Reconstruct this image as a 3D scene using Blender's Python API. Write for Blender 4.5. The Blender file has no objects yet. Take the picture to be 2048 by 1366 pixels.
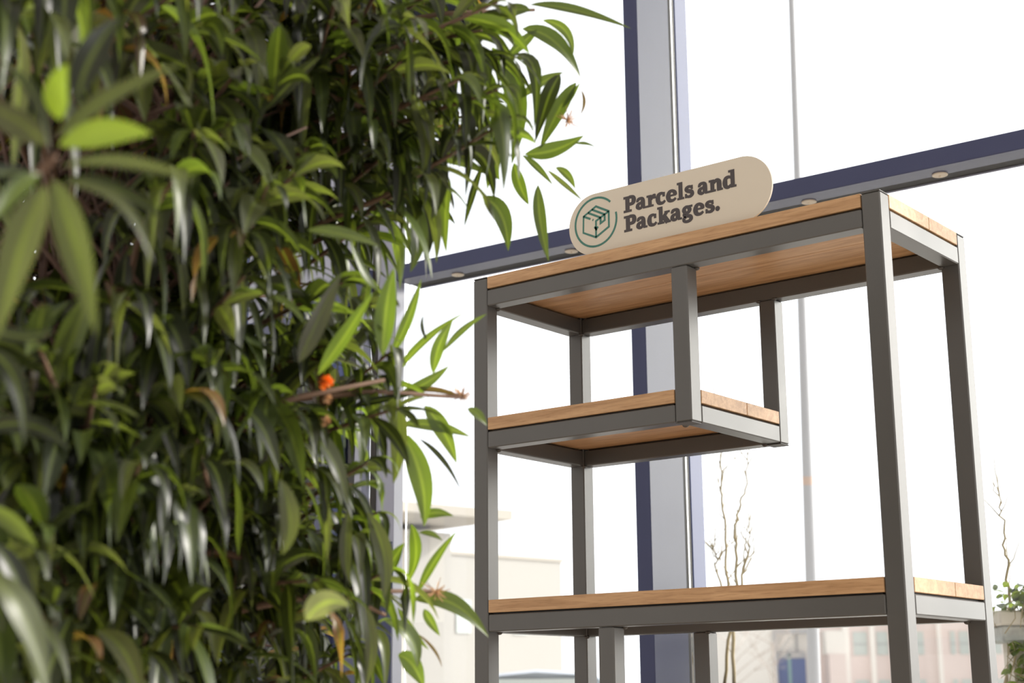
import bpy, bmesh, math, random
from mathutils import Vector, Matrix
random.seed(11)
S = bpy.context.scene
COL = S.collection

# ------------------------------------------------------------------ camera
cam_data = bpy.data.cameras.new('camera')
cam = bpy.data.objects.new('camera', cam_data)
COL.objects.link(cam)
YAW, PITCH, ROLL = .67086, .2295, -.00777
CAM = Vector((2.788, -3.333, .986))
_fw = Vector((-math.sin(YAW)*math.cos(PITCH), math.cos(YAW)*math.cos(PITCH), math.sin(PITCH)))
_r = Vector((math.cos(YAW), math.sin(YAW), 0)); _u = _r.cross(_fw)
_R = _r*math.cos(ROLL)+_u*math.sin(ROLL); _U = -_r*math.sin(ROLL)+_u*math.cos(ROLL)
cam.matrix_world = Matrix(((_R.x, _U.x, -_fw.x, CAM.x), (_R.y, _U.y, -_fw.y, CAM.y), (_R.z, _U.z, -_fw.z, CAM.z), (0, 0, 0, 1)))
cam_data.sensor_width = 36
cam_data.lens = 3073.4*36/2048
cam_data.clip_end = 500
cam_data.dof.use_dof = True
cam_data.dof.focus_distance = 4.15
cam_data.dof.aperture_fstop = 4.2
S.camera = cam
S.view_settings.view_transform = 'Standard'
S.view_settings.look = 'None'
S.view_settings.gamma = 1
S.view_settings.exposure = 0.20
S.view_settings.use_curve_mapping = False

# ------------------------------------------------------------------ sky: blown-out daylight beyond the glazing, dimmer hall behind
world = bpy.data.worlds.new('daylight'); S.world = world; world.use_nodes = True
nt = world.node_tree; nt.nodes.clear()
def N(t, typ, **kw):
    n = t.nodes.new(typ)
    for k, v in kw.items(): setattr(n, k, v)
    return n
tc = N(nt, 'ShaderNodeTexCoord'); sep = N(nt, 'ShaderNodeSeparateXYZ')
nt.links.new(tc.outputs['Generated'], sep.inputs[0])
mr = N(nt, 'ShaderNodeMapRange', interpolation_type='SMOOTHSTEP')
mr.inputs['From Min'].default_value = -.20; mr.inputs['From Max'].default_value = .30
nt.links.new(sep.outputs['Y'], mr.inputs['Value'])
mix = N(nt, 'ShaderNodeMix', data_type='RGBA')
mix.inputs[6].default_value = (.76, .71, .66, 1)     # hall side
mix.inputs[7].default_value = (1.75, 1.78, 1.85, 1)  # sky side
nt.links.new(mr.outputs[0], mix.inputs[0])
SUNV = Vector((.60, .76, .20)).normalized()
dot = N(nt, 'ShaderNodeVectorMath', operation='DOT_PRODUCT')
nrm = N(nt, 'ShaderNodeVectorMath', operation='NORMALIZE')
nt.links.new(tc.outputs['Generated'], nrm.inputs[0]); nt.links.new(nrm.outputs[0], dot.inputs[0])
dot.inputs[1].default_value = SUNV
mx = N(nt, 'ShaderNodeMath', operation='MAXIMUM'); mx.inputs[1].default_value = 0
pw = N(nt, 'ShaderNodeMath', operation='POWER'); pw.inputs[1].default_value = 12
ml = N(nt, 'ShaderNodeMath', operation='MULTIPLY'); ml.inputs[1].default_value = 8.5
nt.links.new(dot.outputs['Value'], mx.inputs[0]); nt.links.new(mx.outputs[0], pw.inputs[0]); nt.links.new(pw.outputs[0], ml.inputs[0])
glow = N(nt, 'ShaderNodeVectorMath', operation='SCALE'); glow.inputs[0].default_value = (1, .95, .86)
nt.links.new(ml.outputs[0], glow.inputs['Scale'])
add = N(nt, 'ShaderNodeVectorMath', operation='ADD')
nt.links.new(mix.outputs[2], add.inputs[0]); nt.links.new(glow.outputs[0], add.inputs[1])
bg = N(nt, 'ShaderNodeBackground'); bg.inputs[1].default_value = 1.0
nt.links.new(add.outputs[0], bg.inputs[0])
wo = N(nt, 'ShaderNodeOutputWorld'); nt.links.new(bg.outputs[0], wo.inputs[0])

sun_d = bpy.data.lights.new('sun', 'SUN'); sun = bpy.data.objects.new('sun', sun_d); COL.objects.link(sun)
sun_d.energy = 3.2; sun_d.angle = math.radians(2.5); sun_d.color = (1, .95, .87)
sun.rotation_euler = Vector((.55, .66, .52)).to_track_quat('Z', 'Y').to_euler()
sun.location = (6, 6, 8)

# ------------------------------------------------------------------ helpers
def tag(o, label=None, cat=None, group=None, kind=None):
    if label: o['label'] = label
    if cat: o['category'] = cat
    if group: o['group'] = group
    if kind: o['kind'] = kind
    return o
def empty(name, loc=(0, 0, 0), rz=0, parent=None):
    o = bpy.data.objects.new(name, None); COL.objects.link(o)
    o.location = loc; o.rotation_euler = (0, 0, rz); o.empty_display_size = .1
    if parent: o.parent = parent
    return o
class MB:
    def __init__(s): s.v = []; s.f = []; s.uv = None; s.c = None
    def box(s, x0, y0, z0, x1, y1, z1, c=0.0):
        x0, x1 = sorted((x0, x1)); y0, y1 = sorted((y0, y1)); z0, z1 = sorted((z0, z1))
        b = len(s.v)
        if c <= 0:
            s.v += [(x, y, z) for z in (z0, z1) for (x, y) in ((x0, y0), (x1, y0), (x1, y1), (x0, y1))]
            s.f += [tuple(b+i for i in q) for q in ((3, 2, 1, 0), (4, 5, 6, 7), (0, 1, 5, 4), (1, 2, 6, 5), (2, 3, 7, 6), (3, 0, 4, 7))]
            return s
        return s.prism([(x0, y0), (x1, y0), (x1, y1), (x0, y1)], z0, z1, c)
    def prism(s, pts, z0, z1, c=0.0):
        """vertical prism over a CCW outline, edges chamfered by c"""
        n = len(pts); b = len(s.v)
        if c > 0:
            out = []
            for i, p in enumerate(pts):          # cut the vertical corners
                a = Vector(pts[i-1]); q = Vector(p); d = Vector(pts[(i+1) % n])
                out += [tuple(q+(a-q).normalized()*c), tuple(q+(d-q).normalized()*c)]
            cen = out
            def inset(P):
                r = []
                m = len(P)
                for i in range(m):
                    a = Vector(P[i-1]); q = Vector(P[i]); d = Vector(P[(i+1) % m])
                    e1 = (q-a).normalized(); e2 = (d-q).normalized()
                    nn = Vector((-e1.y-e2.y, e1.x+e2.x)).normalized()
                    r.append(tuple(q+nn*c))
                return r
            i_ = inset(cen); m = len(cen)
            rings = [(i_, z0), (cen, z0+c), (cen, z1-c), (i_, z1)]
        else:
            m = n; rings = [(pts, z0), (pts, z1)]
        for P, z in rings: s.v += [(p[0], p[1], z) for p in P]
        for k in range(len(rings)-1):
            for i in range(m):
                j = (i+1) % m
                s.f.append((b+k*m+i, b+k*m+j, b+(k+1)*m+j, b+(k+1)*m+i))
        s.f.append(tuple(b+i for i in reversed(range(m))))
        s.f.append(tuple(b+(len(rings)-1)*m+i for i in range(m)))
        return s
    def tube(s, pts, rad, n=8, cap=True):
        pts = [Vector(p) for p in pts]
        if not isinstance(rad, (list, tuple)): rad = [rad]*len(pts)
        b = len(s.v); prev = None
        for i, p in enumerate(pts):
            t = (pts[min(i+1, len(pts)-1)]-pts[max(i-1, 0)]).normalized()
            if prev is None:
                ref = Vector((0, 0, 1)) if abs(t.z) < .9 else Vector((1, 0, 0))
                a = t.cross(ref).normalized()
            else:
                a = (prev-t*prev.dot(t)).normalized()
            prev = a; c = t.cross(a)
            for k in range(n):
                w = 2*math.pi*k/n
                s.v.append(tuple(p+(a*math.cos(w)+c*math.sin(w))*rad[i]))
        for i in range(len(pts)-1):
            for k in range(n):
                j = (k+1) % n
                s.f.append((b+i*n+k, b+i*n+j, b+(i+1)*n+j, b+(i+1)*n+k))
        if cap:
            s.f.append(tuple(b+k for k in reversed(range(n)))); e = b+(len(pts)-1)*n
            s.f.append(tuple(e+k for k in range(n)))
        return s
    def lathe(s, prof, cx=0, cy=0, cz=0, n=24):
        b = len(s.v)
        for r, z in prof:
            for k in range(n):
                w = 2*math.pi*k/n; s.v.append((cx+r*math.cos(w), cy+r*math.sin(w), cz+z))
        for i in range(len(prof)-1):
            for k in range(n):
                j = (k+1) % n
                s.f.append((b+i*n+k, b+i*n+j, b+(i+1)*n+j, b+(i+1)*n+k))
        s.f.append(tuple(b+k for k in reversed(range(n)))); e = b+(len(prof)-1)*n
        s.f.append(tuple(e+k for k in range(n)))
        return s
    def xf(s, M):
        s.v = [tuple(M @ Vector(p)) for p in s.v]; return s
    def build(s, name, mat, parent=None, smooth=False):
        me = bpy.data.meshes.new(name); me.from_pydata(s.v, [], s.f)
        if s.uv is not None:
            ul = me.uv_layers.new(name='UVMap')
            buf = []
            for l in me.loops: buf += s.uv[l.vertex_index]
            ul.data.foreach_set('uv', buf)
        if s.c is not None:
            at = me.color_attributes.new(name='leaf_tone', type='FLOAT_COLOR', domain='POINT')
            buf = []
            for c in s.c: buf += c
            at.data.foreach_set('color', buf)
        if smooth: me.polygons.foreach_set('use_smooth', [True]*len(me.polygons))
        me.materials.append(mat); me.update()
        o = bpy.data.objects.new(name, me); COL.objects.link(o)
        if parent: o.parent = parent
        return o

# ------------------------------------------------------------------ materials
def mat(name, base, rough=.5, metal=0, spec=.5, bump=None, vary=None, coat=0):
    m = bpy.data.materials.new(name); m.use_nodes = True; t = m.node_tree
    p = t.nodes['Principled BSDF']
    p.inputs['Base Color'].default_value = (*base, 1); p.inputs['Roughness'].default_value = rough
    p.inputs['Metallic'].default_value = metal; p.inputs['Specular IOR Level'].default_value = spec
    p.inputs['Coat Weight'].default_value = coat; p.inputs['Coat Roughness'].default_value = .15
    co = N(t, 'ShaderNodeTexCoord')
    if vary:
        sc, amt = vary
        no = N(t, 'ShaderNodeTexNoise'); no.inputs['Scale'].default_value = sc; no.inputs['Detail'].default_value = 4
        t.links.new(co.outputs['Object'], no.inputs['Vector'])
        mx_ = N(t, 'ShaderNodeMix', data_type='RGBA')
        mx_.inputs[6].default_value = (*[c*(1-amt) for c in base], 1); mx_.inputs[7].default_value = (*[min(1, c*(1+amt)) for c in base], 1)
        t.links.new(no.outputs['Fac'], mx_.inputs[0]); t.links.new(mx_.outputs[2], p.inputs['Base Color'])
    if bump:
        sc, st = bump
        no = N(t, 'ShaderNodeTexNoise'); no.inputs['Scale'].default_value = sc; no.inputs['Detail'].default_value = 3
        t.links.new(co.outputs['Object'], no.inputs['Vector'])
        bp = N(t, 'ShaderNodeBump'); bp.inputs['Strength'].default_value = st; bp.inputs['Distance'].default_value = .001
        t.links.new(no.outputs['Fac'], bp.inputs['Height']); t.links.new(bp.outputs[0], p.inputs['Normal'])
    return m
M_METAL = mat('anthracite_powder_coat', (.084, .082, .079), .36, 0.15, .8, bump=(900, .05), vary=(6, .08))
M_WELD = mat('weld_bead', (.075, .068, .062), .45, .3)
M_CAP = mat('anthracite_plastic', (.06, .058, .057), .5)
def wood_mat(name, axis):
    m = bpy.data.materials.new(name); m.use_nodes = True; t = m.node_tree; p = t.nodes['Principled BSDF']
    co = N(t, 'ShaderNodeTexCoord'); mp = N(t, 'ShaderNodeMapping')
    mp.inputs['Scale'].default_value = (1.6, 22, 26)
    t.links.new(co.outputs['Object'], mp.inputs[0])
    n1 = N(t, 'ShaderNodeTexNoise'); n1.inputs['Scale'].default_value = 2.2; n1.inputs['Detail'].default_value = 6; n1.inputs['Distortion'].default_value = .8
    t.links.new(mp.outputs[0], n1.inputs['Vector'])
    mp2 = N(t, 'ShaderNodeMapping'); mp2.inputs['Scale'].default_value = (9, 160, 160)
    t.links.new(co.outputs['Object'], mp2.inputs[0])
    n2 = N(t, 'ShaderNodeTexNoise'); n2.inputs['Scale'].default_value = 2; n2.inputs['Detail'].default_value = 3
    t.links.new(mp2.outputs[0], n2.inputs['Vector'])
    cr = N(t, 'ShaderNodeValToRGB'); e = cr.color_ramp.elements
    e[0].position = .30; e[0].color = (.40, .225, .105, 1); e[1].position = .68; e[1].color = (.60, .375, .200, 1)
    t.links.new(n1.outputs['Fac'], cr.inputs[0])
    cr2 = N(t, 'ShaderNodeValToRGB'); e = cr2.color_ramp.elements
    e[0].position = .33; e[0].color = (.62, .55, .48, 1); e[1].position = .48; e[1].color = (1, 1, 1, 1)
    t.links.new(n2.outputs['Fac'], cr2.inputs[0])
    mu = N(t, 'ShaderNodeMix', data_type='RGBA', blend_type='MULTIPLY'); mu.inputs[0].default_value = .55
    t.links.new(cr.outputs[0], mu.inputs[6]); t.links.new(cr2.outputs[0], mu.inputs[7])
    t.links.new(mu.outputs[2], p.inputs['Base Color'])
    p.inputs['Roughness'].default_value = .48
    bp = N(t, 'ShaderNodeBump'); bp.inputs['Strength'].default_value = .15; bp.inputs['Distance'].default_value = .001
    t.links.new(n2.outputs['Fac'], bp.inputs['Height']); t.links.new(bp.outputs[0], p.inputs['Normal'])
    return m
M_WOOD = wood_mat('oiled_oak', 0)
M_BLUE = mat('dark_blue_gloss_paint', (.056, .066, .140), .24, 0, .26, vary=(3, .10))
M_BLACK = mat('black_gasket', (.018, .016, .015), .6)
M_DISC = mat('cream_plastic', (.74, .66, .54), .5)
M_SIGN = mat('beige_sign_board', (.66, .60, .505), .5, vary=(3, .02))
M_INK = mat('charcoal_print', (.060, .050, .054), .55)
M_TEAL = mat('teal_print', (.050, .185, .150), .55)
M_FLOOR = mat('polished_concrete', (.62, .54, .45), .45, vary=(1.5, .08))
M_GROUND = mat('pale_paving', (.55, .53, .50), .9, vary=(.6, .1))
M_BARK = mat('brown_bark', (.115, .065, .040), .8, bump=(60, .6), vary=(25, .35))
M_TWIG = mat('reddish_dry_twig', (.080, .042, .029), .8, vary=(20, .35))
M_DRY = mat('dried_flower', (.50, .30, .16), .8, vary=(60, .3))
M_ORANGE = mat('orange_petal', (.95, .25, .02), .6)
M_SAPL = mat('mossy_twig', (.34, .27, .14), .85, vary=(18, .3))
M_CREAM = mat('cream_render_wall', (.46, .445, .42), .9, vary=(.4, .03))
M_EAVE = mat('beige_roof_edge', (.50, .465, .415), .9)
M_PINK = mat('pink_brick_wall', (.82, .72, .70), .9, vary=(.5, .04))
M_WHITE = mat('white_render', (.90, .88, .85), .8)
M_GREY = mat('light_grey_steel', (.45, .46, .49), .5, vary=(2, .06))
M_BAND = mat('pale_pink_band', (.58, .44, .37), .6)
M_WINDOW = mat('green_tinted_window', (.60, .66, .65), .3)
M_DKBLUE = mat('blue_door_panel', (.10, .15, .36), .5)
M_TEALP = mat('teal_door_panel', (.25, .42, .45), .5)
M_CAR = mat('silver_car_paint', (.62, .66, .74), .3, .2, coat=.6)
M_TYRE = mat('black_tyre', (.03, .03, .03), .8)
M_PLANTER = mat('pale_stone_planter', (.62, .56, .47), .85, vary=(8, .15))
M_PLANTERG = mat('grey_stone_planter', (.42, .43, .40), .85, vary=(30, .35))
M_SOIL = mat('dark_soil', (.05, .035, .025), .95)
M_POT = mat('terracotta_pot', (.46, .27, .17), .75, vary=(5, .1))
M_PALE = mat('pale_blue_grey_panel', (.31, .33, .43), .28, 0, .6)

def glass_mat():
    m = bpy.data.materials.new('clear_glass'); m.use_nodes = True; t = m.node_tree; t.nodes.clear()
    tr = N(t, 'ShaderNodeBsdfTransparent'); tr.inputs[0].default_value = (.97, .98, .98, 1)
    gl = N(t, 'ShaderNodeBsdfGlossy'); gl.inputs['Roughness'].default_value = .02
    fr = N(t, 'ShaderNodeFresnel'); fr.inputs[0].default_value = 1.45
    mx_ = N(t, 'ShaderNodeMixShader'); o = N(t, 'ShaderNodeOutputMaterial')
    t.links.new(fr.outputs[0], mx_.inputs[0]); t.links.new(tr.outputs[0], mx_.inputs[1]); t.links.new(gl.outputs[0], mx_.inputs[2])
    t.links.new(mx_.outputs[0], o.inputs[0]); return m
M_GLASS = glass_mat()

def leaf_mat(name):
    """R of leaf_tone picks the leaf's own colour, G its brightness, with backlight painted in on outline leaves; UV x runs across the blade (midrib at .5)"""
    m = bpy.data.materials.new(name); m.use_nodes = True; t = m.node_tree; p = t.nodes['Principled BSDF']
    at = N(t, 'ShaderNodeAttribute', attribute_name='leaf_tone')
    sp = N(t, 'ShaderNodeSeparateColor'); t.links.new(at.outputs['Color'], sp.inputs[0])
    cr = N(t, 'ShaderNodeValToRGB'); cr.color_ramp.interpolation = 'LINEAR'; e = cr.color_ramp.elements
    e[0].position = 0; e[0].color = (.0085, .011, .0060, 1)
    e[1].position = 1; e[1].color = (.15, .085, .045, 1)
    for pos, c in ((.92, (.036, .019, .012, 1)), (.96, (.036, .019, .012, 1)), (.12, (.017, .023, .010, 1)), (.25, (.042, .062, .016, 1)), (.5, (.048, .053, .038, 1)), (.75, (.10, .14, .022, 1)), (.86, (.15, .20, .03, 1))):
        x = e.new(pos); x.color = c
    t.links.new(sp.outputs[0], cr.inputs[0])
    uv = N(t, 'ShaderNodeUVMap'); su = N(t, 'ShaderNodeSeparateXYZ'); t.links.new(uv.outputs[0], su.inputs[0])
    a = N(t, 'ShaderNodeMath', operation='SUBTRACT'); a.inputs[1].default_value = .5; t.links.new(su.outputs['X'], a.inputs[0])
    b = N(t, 'ShaderNodeMath', operation='ABSOLUTE'); t.links.new(a.outputs[0], b.inputs[0])
    r = N(t, 'ShaderNodeMapRange', interpolation_type='SMOOTHSTEP'); r.inputs['From Min'].default_value = .03; r.inputs['From Max'].default_value = .12
    r.inputs['To Min'].default_value = 1; r.inputs['To Max'].default_value = 0; t.links.new(b.outputs[0], r.inputs['Value'])
    rib = N(t, 'ShaderNodeMix', data_type='RGBA'); rib.inputs[7].default_value = (.10, .13, .035, 1)
    rs = N(t, 'ShaderNodeMath', operation='MULTIPLY'); rs.inputs[1].default_value = .55; t.links.new(r.outputs[0], rs.inputs[0])
    t.links.new(rs.outputs[0], rib.inputs[0]); t.links.new(cr.outputs[0], rib.inputs[6])
    br = N(t, 'ShaderNodeVectorMath', operation='SCALE'); t.links.new(rib.outputs[2], br.inputs[0]); t.links.new(sp.outputs[1], br.inputs['Scale'])
    t.links.new(br.outputs[0], p.inputs['Base Color'])
    p.inputs['Roughness'].default_value = .36; p.inputs['Specular IOR Level'].default_value = .55
    tl = N(t, 'ShaderNodeBsdfTranslucent')
    tcx = N(t, 'ShaderNodeVectorMath', operation='MULTIPLY'); tcx.inputs[1].default_value = (3.3, 3.4, .9)
    t.links.new(br.outputs[0], tcx.inputs[0]); t.links.new(tcx.outputs[0], tl.inputs[0])
    ms = N(t, 'ShaderNodeMixShader'); ms.inputs[0].default_value = .40
    t.links.new(p.outputs[0], ms.inputs[1]); t.links.new(tl.outputs[0], ms.inputs[2])
    t.links.new(ms.outputs[0], t.nodes['Material Output'].inputs[0])
    return m
M_LEAF = leaf_mat('green_leaf')
HAND_LEAVES = [
 (0, [[1.238, -1.32, 2.198], [1.299, -1.268, 2.188], [1.373, -1.2, 2.155]], 0.0197, 1),
 (0, [[1.221, -1.321, 2.156], [1.263, -1.28, 2.132], [1.289, -1.24, 2.068]], 0.034, 1),
 (0, [[1.251, -1.301, 2.171], [1.28, -1.273, 2.152], [1.284, -1.256, 2.108]], 0.0179, 1),
 (0, [[1.173, -1.349, 2.124], [1.194, -1.307, 2.041], [1.169, -1.291, 1.919]], 0.0412, 1),
 (0, [[1.199, -1.302, 2.034], [1.235, -1.282, 2.063], [1.267, -1.261, 2.08]], 0.0251, 1),
 (0, [[1.289, -1.302, 2.056], [1.265, -1.308, 2.013], [1.237, -1.309, 1.94]], 0.0299, 0),
 (0, [[1.281, -1.244, 2.062], [1.248, -1.256, 2.01], [1.213, -1.264, 1.945]], 0.0286, 1),
 (1, [[1.191, -1.279, 1.938], [1.234, -1.247, 1.945], [1.279, -1.219, 1.97]], 0.0304, 1),
 (1, [[1.264, -1.226, 1.955], [1.278, -1.215, 1.955], [1.292, -1.202, 1.949]], 0.0089, 1),
 (1, [[1.187, -1.282, 1.936], [1.205, -1.261, 1.914], [1.222, -1.238, 1.883]], 0.0134, 1),
 (1, [[1.23, -1.241, 1.914], [1.245, -1.225, 1.901], [1.252, -1.212, 1.876]], 0.0152, 1),
 (1, [[1.218, -1.249, 1.91], [1.239, -1.225, 1.884], [1.26, -1.2, 1.855]], 0.0098, 2),
 (1, [[1.174, -1.289, 1.923], [1.176, -1.275, 1.884], [1.183, -1.259, 1.849]], 0.0242, 1),
 (1, [[1.12, -1.313, 1.863], [1.142, -1.287, 1.832], [1.142, -1.268, 1.769]], 0.034, 1),
 (1, [[1.201, -1.255, 1.884], [1.195, -1.242, 1.823], [1.196, -1.219, 1.749]], 0.0233, 1),
 (1, [[1.189, -1.396, 1.886], [1.168, -1.398, 1.835], [1.148, -1.397, 1.781]], 0.0138, 0),
 (1, [[1.286, -1.236, 2.049], [1.287, -1.229, 2.027], [1.278, -1.23, 2.004]], 0.0063, 3),
 (1, [[1.259, -1.249, 2.019], [1.273, -1.244, 2.04], [1.287, -1.24, 2.062]], 0.0125, 1),
 (1, [[1.142, -1.427, 1.861], [1.126, -1.421, 1.802], [1.118, -1.409, 1.738]], 0.0207, 1),
 (1, [[1.128, -1.488, 1.812], [1.13, -1.472, 1.762], [1.12, -1.465, 1.711]], 0.0237, 0),
 (1, [[1.151, -1.531, 1.796], [1.149, -1.516, 1.739], [1.129, -1.513, 1.679]], 0.0299, 1),
 (1, [[1.165, -1.317, 1.998], [1.147, -1.317, 1.946], [1.129, -1.31, 1.876]], 0.0268, 1),
 (1, [[1.249, -1.52, 2.022], [1.25, -1.495, 1.941], [1.211, -1.5, 1.852]], 0.0282, 0),
 (1, [[1.241, -1.304, 2.154], [1.213, -1.318, 2.128], [1.188, -1.331, 2.102]], 0.0197, 1),
 (1, [[1.201, -1.43, 2.028], [1.202, -1.411, 1.97], [1.186, -1.406, 1.911]], 0.0259, 0),
 (1, [[1.225, -1.561, 1.875], [1.222, -1.545, 1.811], [1.201, -1.542, 1.748]], 0.0277, 0),
 (1, [[1.237, -1.635, 1.935], [1.246, -1.609, 1.873], [1.233, -1.599, 1.803]], 0.0271, 2),
 (1, [[1.209, -1.639, 1.873], [1.205, -1.621, 1.803], [1.189, -1.615, 1.741]], 0.0239, 0),
 (1, [[1.167, -1.313, 1.989], [1.148, -1.311, 1.928], [1.149, -1.299, 1.893]], 0.0233, 1),
 (0, [[1.252, -1.424, 2.146], [1.22, -1.439, 2.112], [1.191, -1.445, 2.054]], 0.0293, 0),
 (0, [[1.293, -1.391, 2.145], [1.258, -1.417, 2.137], [1.218, -1.436, 2.096]], 0.0293, 1),
 (2, [[1.241, -1.696, 1.49], [1.255, -1.704, 1.557], [1.274, -1.708, 1.618]], 0.0314, 1),
 (2, [[1.232, -1.82, 1.442], [1.271, -1.805, 1.497], [1.311, -1.791, 1.556]], 0.0243, 1),
 (2, [[1.284, -1.908, 1.438], [1.313, -1.902, 1.494], [1.348, -1.893, 1.557]], 0.0287, 2),
 (2, [[1.083, -1.509, 1.544], [1.114, -1.502, 1.602], [1.142, -1.5, 1.668]], 0.0183, 1),
 (2, [[1.084, -1.499, 1.512], [1.129, -1.48, 1.565], [1.191, -1.445, 1.614]], 0.0166, 1),
 (2, [[1.134, -1.46, 1.515], [1.149, -1.462, 1.561], [1.172, -1.455, 1.6]], 0.0216, 1),
 (2, [[1.154, -1.456, 1.552], [1.183, -1.443, 1.585], [1.219, -1.422, 1.611]], 0.0116, 1),
 (2, [[1.083, -1.491, 1.481], [1.121, -1.466, 1.499], [1.157, -1.446, 1.528]], 0.0199, 1),
 (2, [[1.134, -1.476, 1.568], [1.131, -1.485, 1.59], [1.136, -1.487, 1.61]], 0.0066, 0),
 (2, [[1.087, -1.489, 1.485], [1.133, -1.454, 1.489], [1.171, -1.419, 1.472]], 0.01, 3),
 (2, [[1.17, -1.415, 1.458], [1.182, -1.402, 1.448], [1.191, -1.389, 1.43]], 0.0166, 1),
 (3, [[1.112, -1.513, 1.414], [1.126, -1.48, 1.34], [1.118, -1.463, 1.262]], 0.0374, 1),
 (3, [[1.079, -1.48, 1.433], [1.124, -1.443, 1.431], [1.168, -1.403, 1.412]], 0.0199, 1),
 (3, [[1.115, -1.46, 1.463], [1.133, -1.434, 1.424], [1.143, -1.41, 1.369]], 0.0299, 1),
 (3, [[1.1, -1.456, 1.41], [1.125, -1.426, 1.376], [1.142, -1.397, 1.324]], 0.0091, 0),
 (3, [[1.148, -1.567, 1.469], [1.141, -1.549, 1.392], [1.123, -1.543, 1.324]], 0.0287, 2),
 (3, [[1.088, -1.607, 1.443], [1.127, -1.579, 1.454], [1.172, -1.546, 1.461]], 0.0143, 0),
 (3, [[1.146, -1.62, 1.641], [1.133, -1.623, 1.617], [1.132, -1.612, 1.578]], 0.0159, 1),
 (3, [[1.263, -1.79, 1.644], [1.274, -1.764, 1.587], [1.289, -1.748, 1.573]], 0.0146, 1),
 (3, [[1.286, -1.898, 1.629], [1.326, -1.864, 1.622], [1.362, -1.831, 1.605]], 0.021, 1),
 (4, [[1.082, -1.432, 1.283], [1.103, -1.418, 1.29], [1.126, -1.398, 1.284]], 0.0166, 1),
 (4, [[1.069, -1.44, 1.272], [1.068, -1.426, 1.222], [1.046, -1.428, 1.172]], 0.0249, 1),
 (4, [[1.061, -1.413, 1.162], [1.09, -1.405, 1.212], [1.127, -1.39, 1.261]], 0.0158, 1),
 (4, [[1.077, -1.429, 1.258], [1.092, -1.416, 1.256], [1.106, -1.403, 1.245]], 0.01, 1),
 (4, [[1.022, -1.451, 1.186], [1.038, -1.447, 1.216], [1.056, -1.441, 1.242]], 0.0232, 1),
 (4, [[1.054, -1.415, 1.15], [1.103, -1.374, 1.143], [1.142, -1.327, 1.088]], 0.0315, 1),
 (4, [[1.065, -1.402, 1.135], [1.07, -1.392, 1.116], [1.079, -1.378, 1.091]], 0.0166, 1),
 (4, [[1.031, -1.43, 1.138], [1.045, -1.408, 1.1], [1.061, -1.385, 1.069]], 0.0141, 1),
 (5, [[1.045, -1.477, 1.115], [1.074, -1.446, 1.087], [1.076, -1.43, 1.039]], 0.0309, 1),
 (5, [[1.02, -1.416, 1.061], [1.036, -1.398, 1.045], [1.045, -1.379, 1.006]], 0.0315, 1),
 (5, [[1.006, -1.614, 1.252], [1.016, -1.597, 1.218], [1.022, -1.579, 1.177]], 0.0239, 1),
 (5, [[1.154, -1.633, 1.268], [1.164, -1.606, 1.204], [1.153, -1.595, 1.137]], 0.0275, 2),
 (5, [[1.2, -1.685, 1.124], [1.199, -1.668, 1.067], [1.183, -1.663, 1.004]], 0.0205, 2),
 (5, [[1.462, -2.054, 1.079], [1.482, -2.043, 1.099], [1.504, -2.025, 1.095]], 0.0305, 7),
 (5, [[1.05, -1.401, 1.095], [1.068, -1.38, 1.069], [1.074, -1.367, 1.04]], 0.005, 3),
 (5, [[1.352, -1.999, 1.261], [1.354, -1.982, 1.211], [1.34, -1.98, 1.168]], 0.0254, 2),
 (5, [[1.135, -1.651, 1.279], [1.119, -1.644, 1.212], [1.117, -1.63, 1.16]], 0.0199, 2),
 (6, [[1.745, -2.624, 1.46], [1.761, -2.636, 1.478], [1.782, -2.644, 1.493]], 0.0242, 4),
 (6, [[1.71, -2.584, 1.497], [1.712, -2.571, 1.545], [1.721, -2.55, 1.587]], 0.027, 0),
 (6, [[1.742, -2.622, 1.446], [1.78, -2.602, 1.478], [1.834, -2.567, 1.505]], 0.0142, 2),
 (6, [[1.743, -2.62, 1.439], [1.792, -2.608, 1.443], [1.835, -2.597, 1.433]], 0.0225, 4),
 (6, [[1.767, -2.632, 1.412], [1.826, -2.616, 1.406], [1.888, -2.592, 1.383]], 0.0122, 2),
 (6, [[1.734, -2.627, 1.439], [1.736, -2.662, 1.453], [1.734, -2.697, 1.455]], 0.0275, 2),
 (6, [[1.703, -2.602, 1.449], [1.678, -2.606, 1.507], [1.637, -2.617, 1.546]], 0.0112, 0),
 (6, [[1.775, -2.646, 1.394], [1.802, -2.64, 1.336], [1.825, -2.633, 1.261]], 0.0264, 2),
 (6, [[1.761, -2.644, 1.393], [1.76, -2.661, 1.336], [1.753, -2.675, 1.257]], 0.0315, 2),
 (6, [[1.743, -2.637, 1.409], [1.746, -2.661, 1.387], [1.748, -2.682, 1.354]], 0.0164, 1),
 (6, [[1.741, -2.612, 1.408], [1.775, -2.58, 1.392], [1.789, -2.554, 1.342]], 0.0125, 2),
 (6, [[1.701, -2.584, 1.428], [1.734, -2.555, 1.419], [1.764, -2.524, 1.393]], 0.0147, 0),
 (6, [[1.72, -2.631, 1.417], [1.713, -2.655, 1.412], [1.71, -2.675, 1.405]], 0.0142, 0),
 (6, [[1.582, -2.581, 1.322], [1.605, -2.559, 1.308], [1.633, -2.538, 1.312]], 0.0153, 0),
 (7, [[1.537, -2.525, 1.101], [1.556, -2.498, 1.061], [1.562, -2.472, 0.99]], 0.0319, 2),
 (7, [[1.454, -2.482, 1.176], [1.474, -2.46, 1.157], [1.488, -2.443, 1.135]], 0.0176, 4),
 (7, [[1.52, -2.535, 1.312], [1.538, -2.513, 1.284], [1.536, -2.497, 1.224]], 0.0189, 0),
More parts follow.
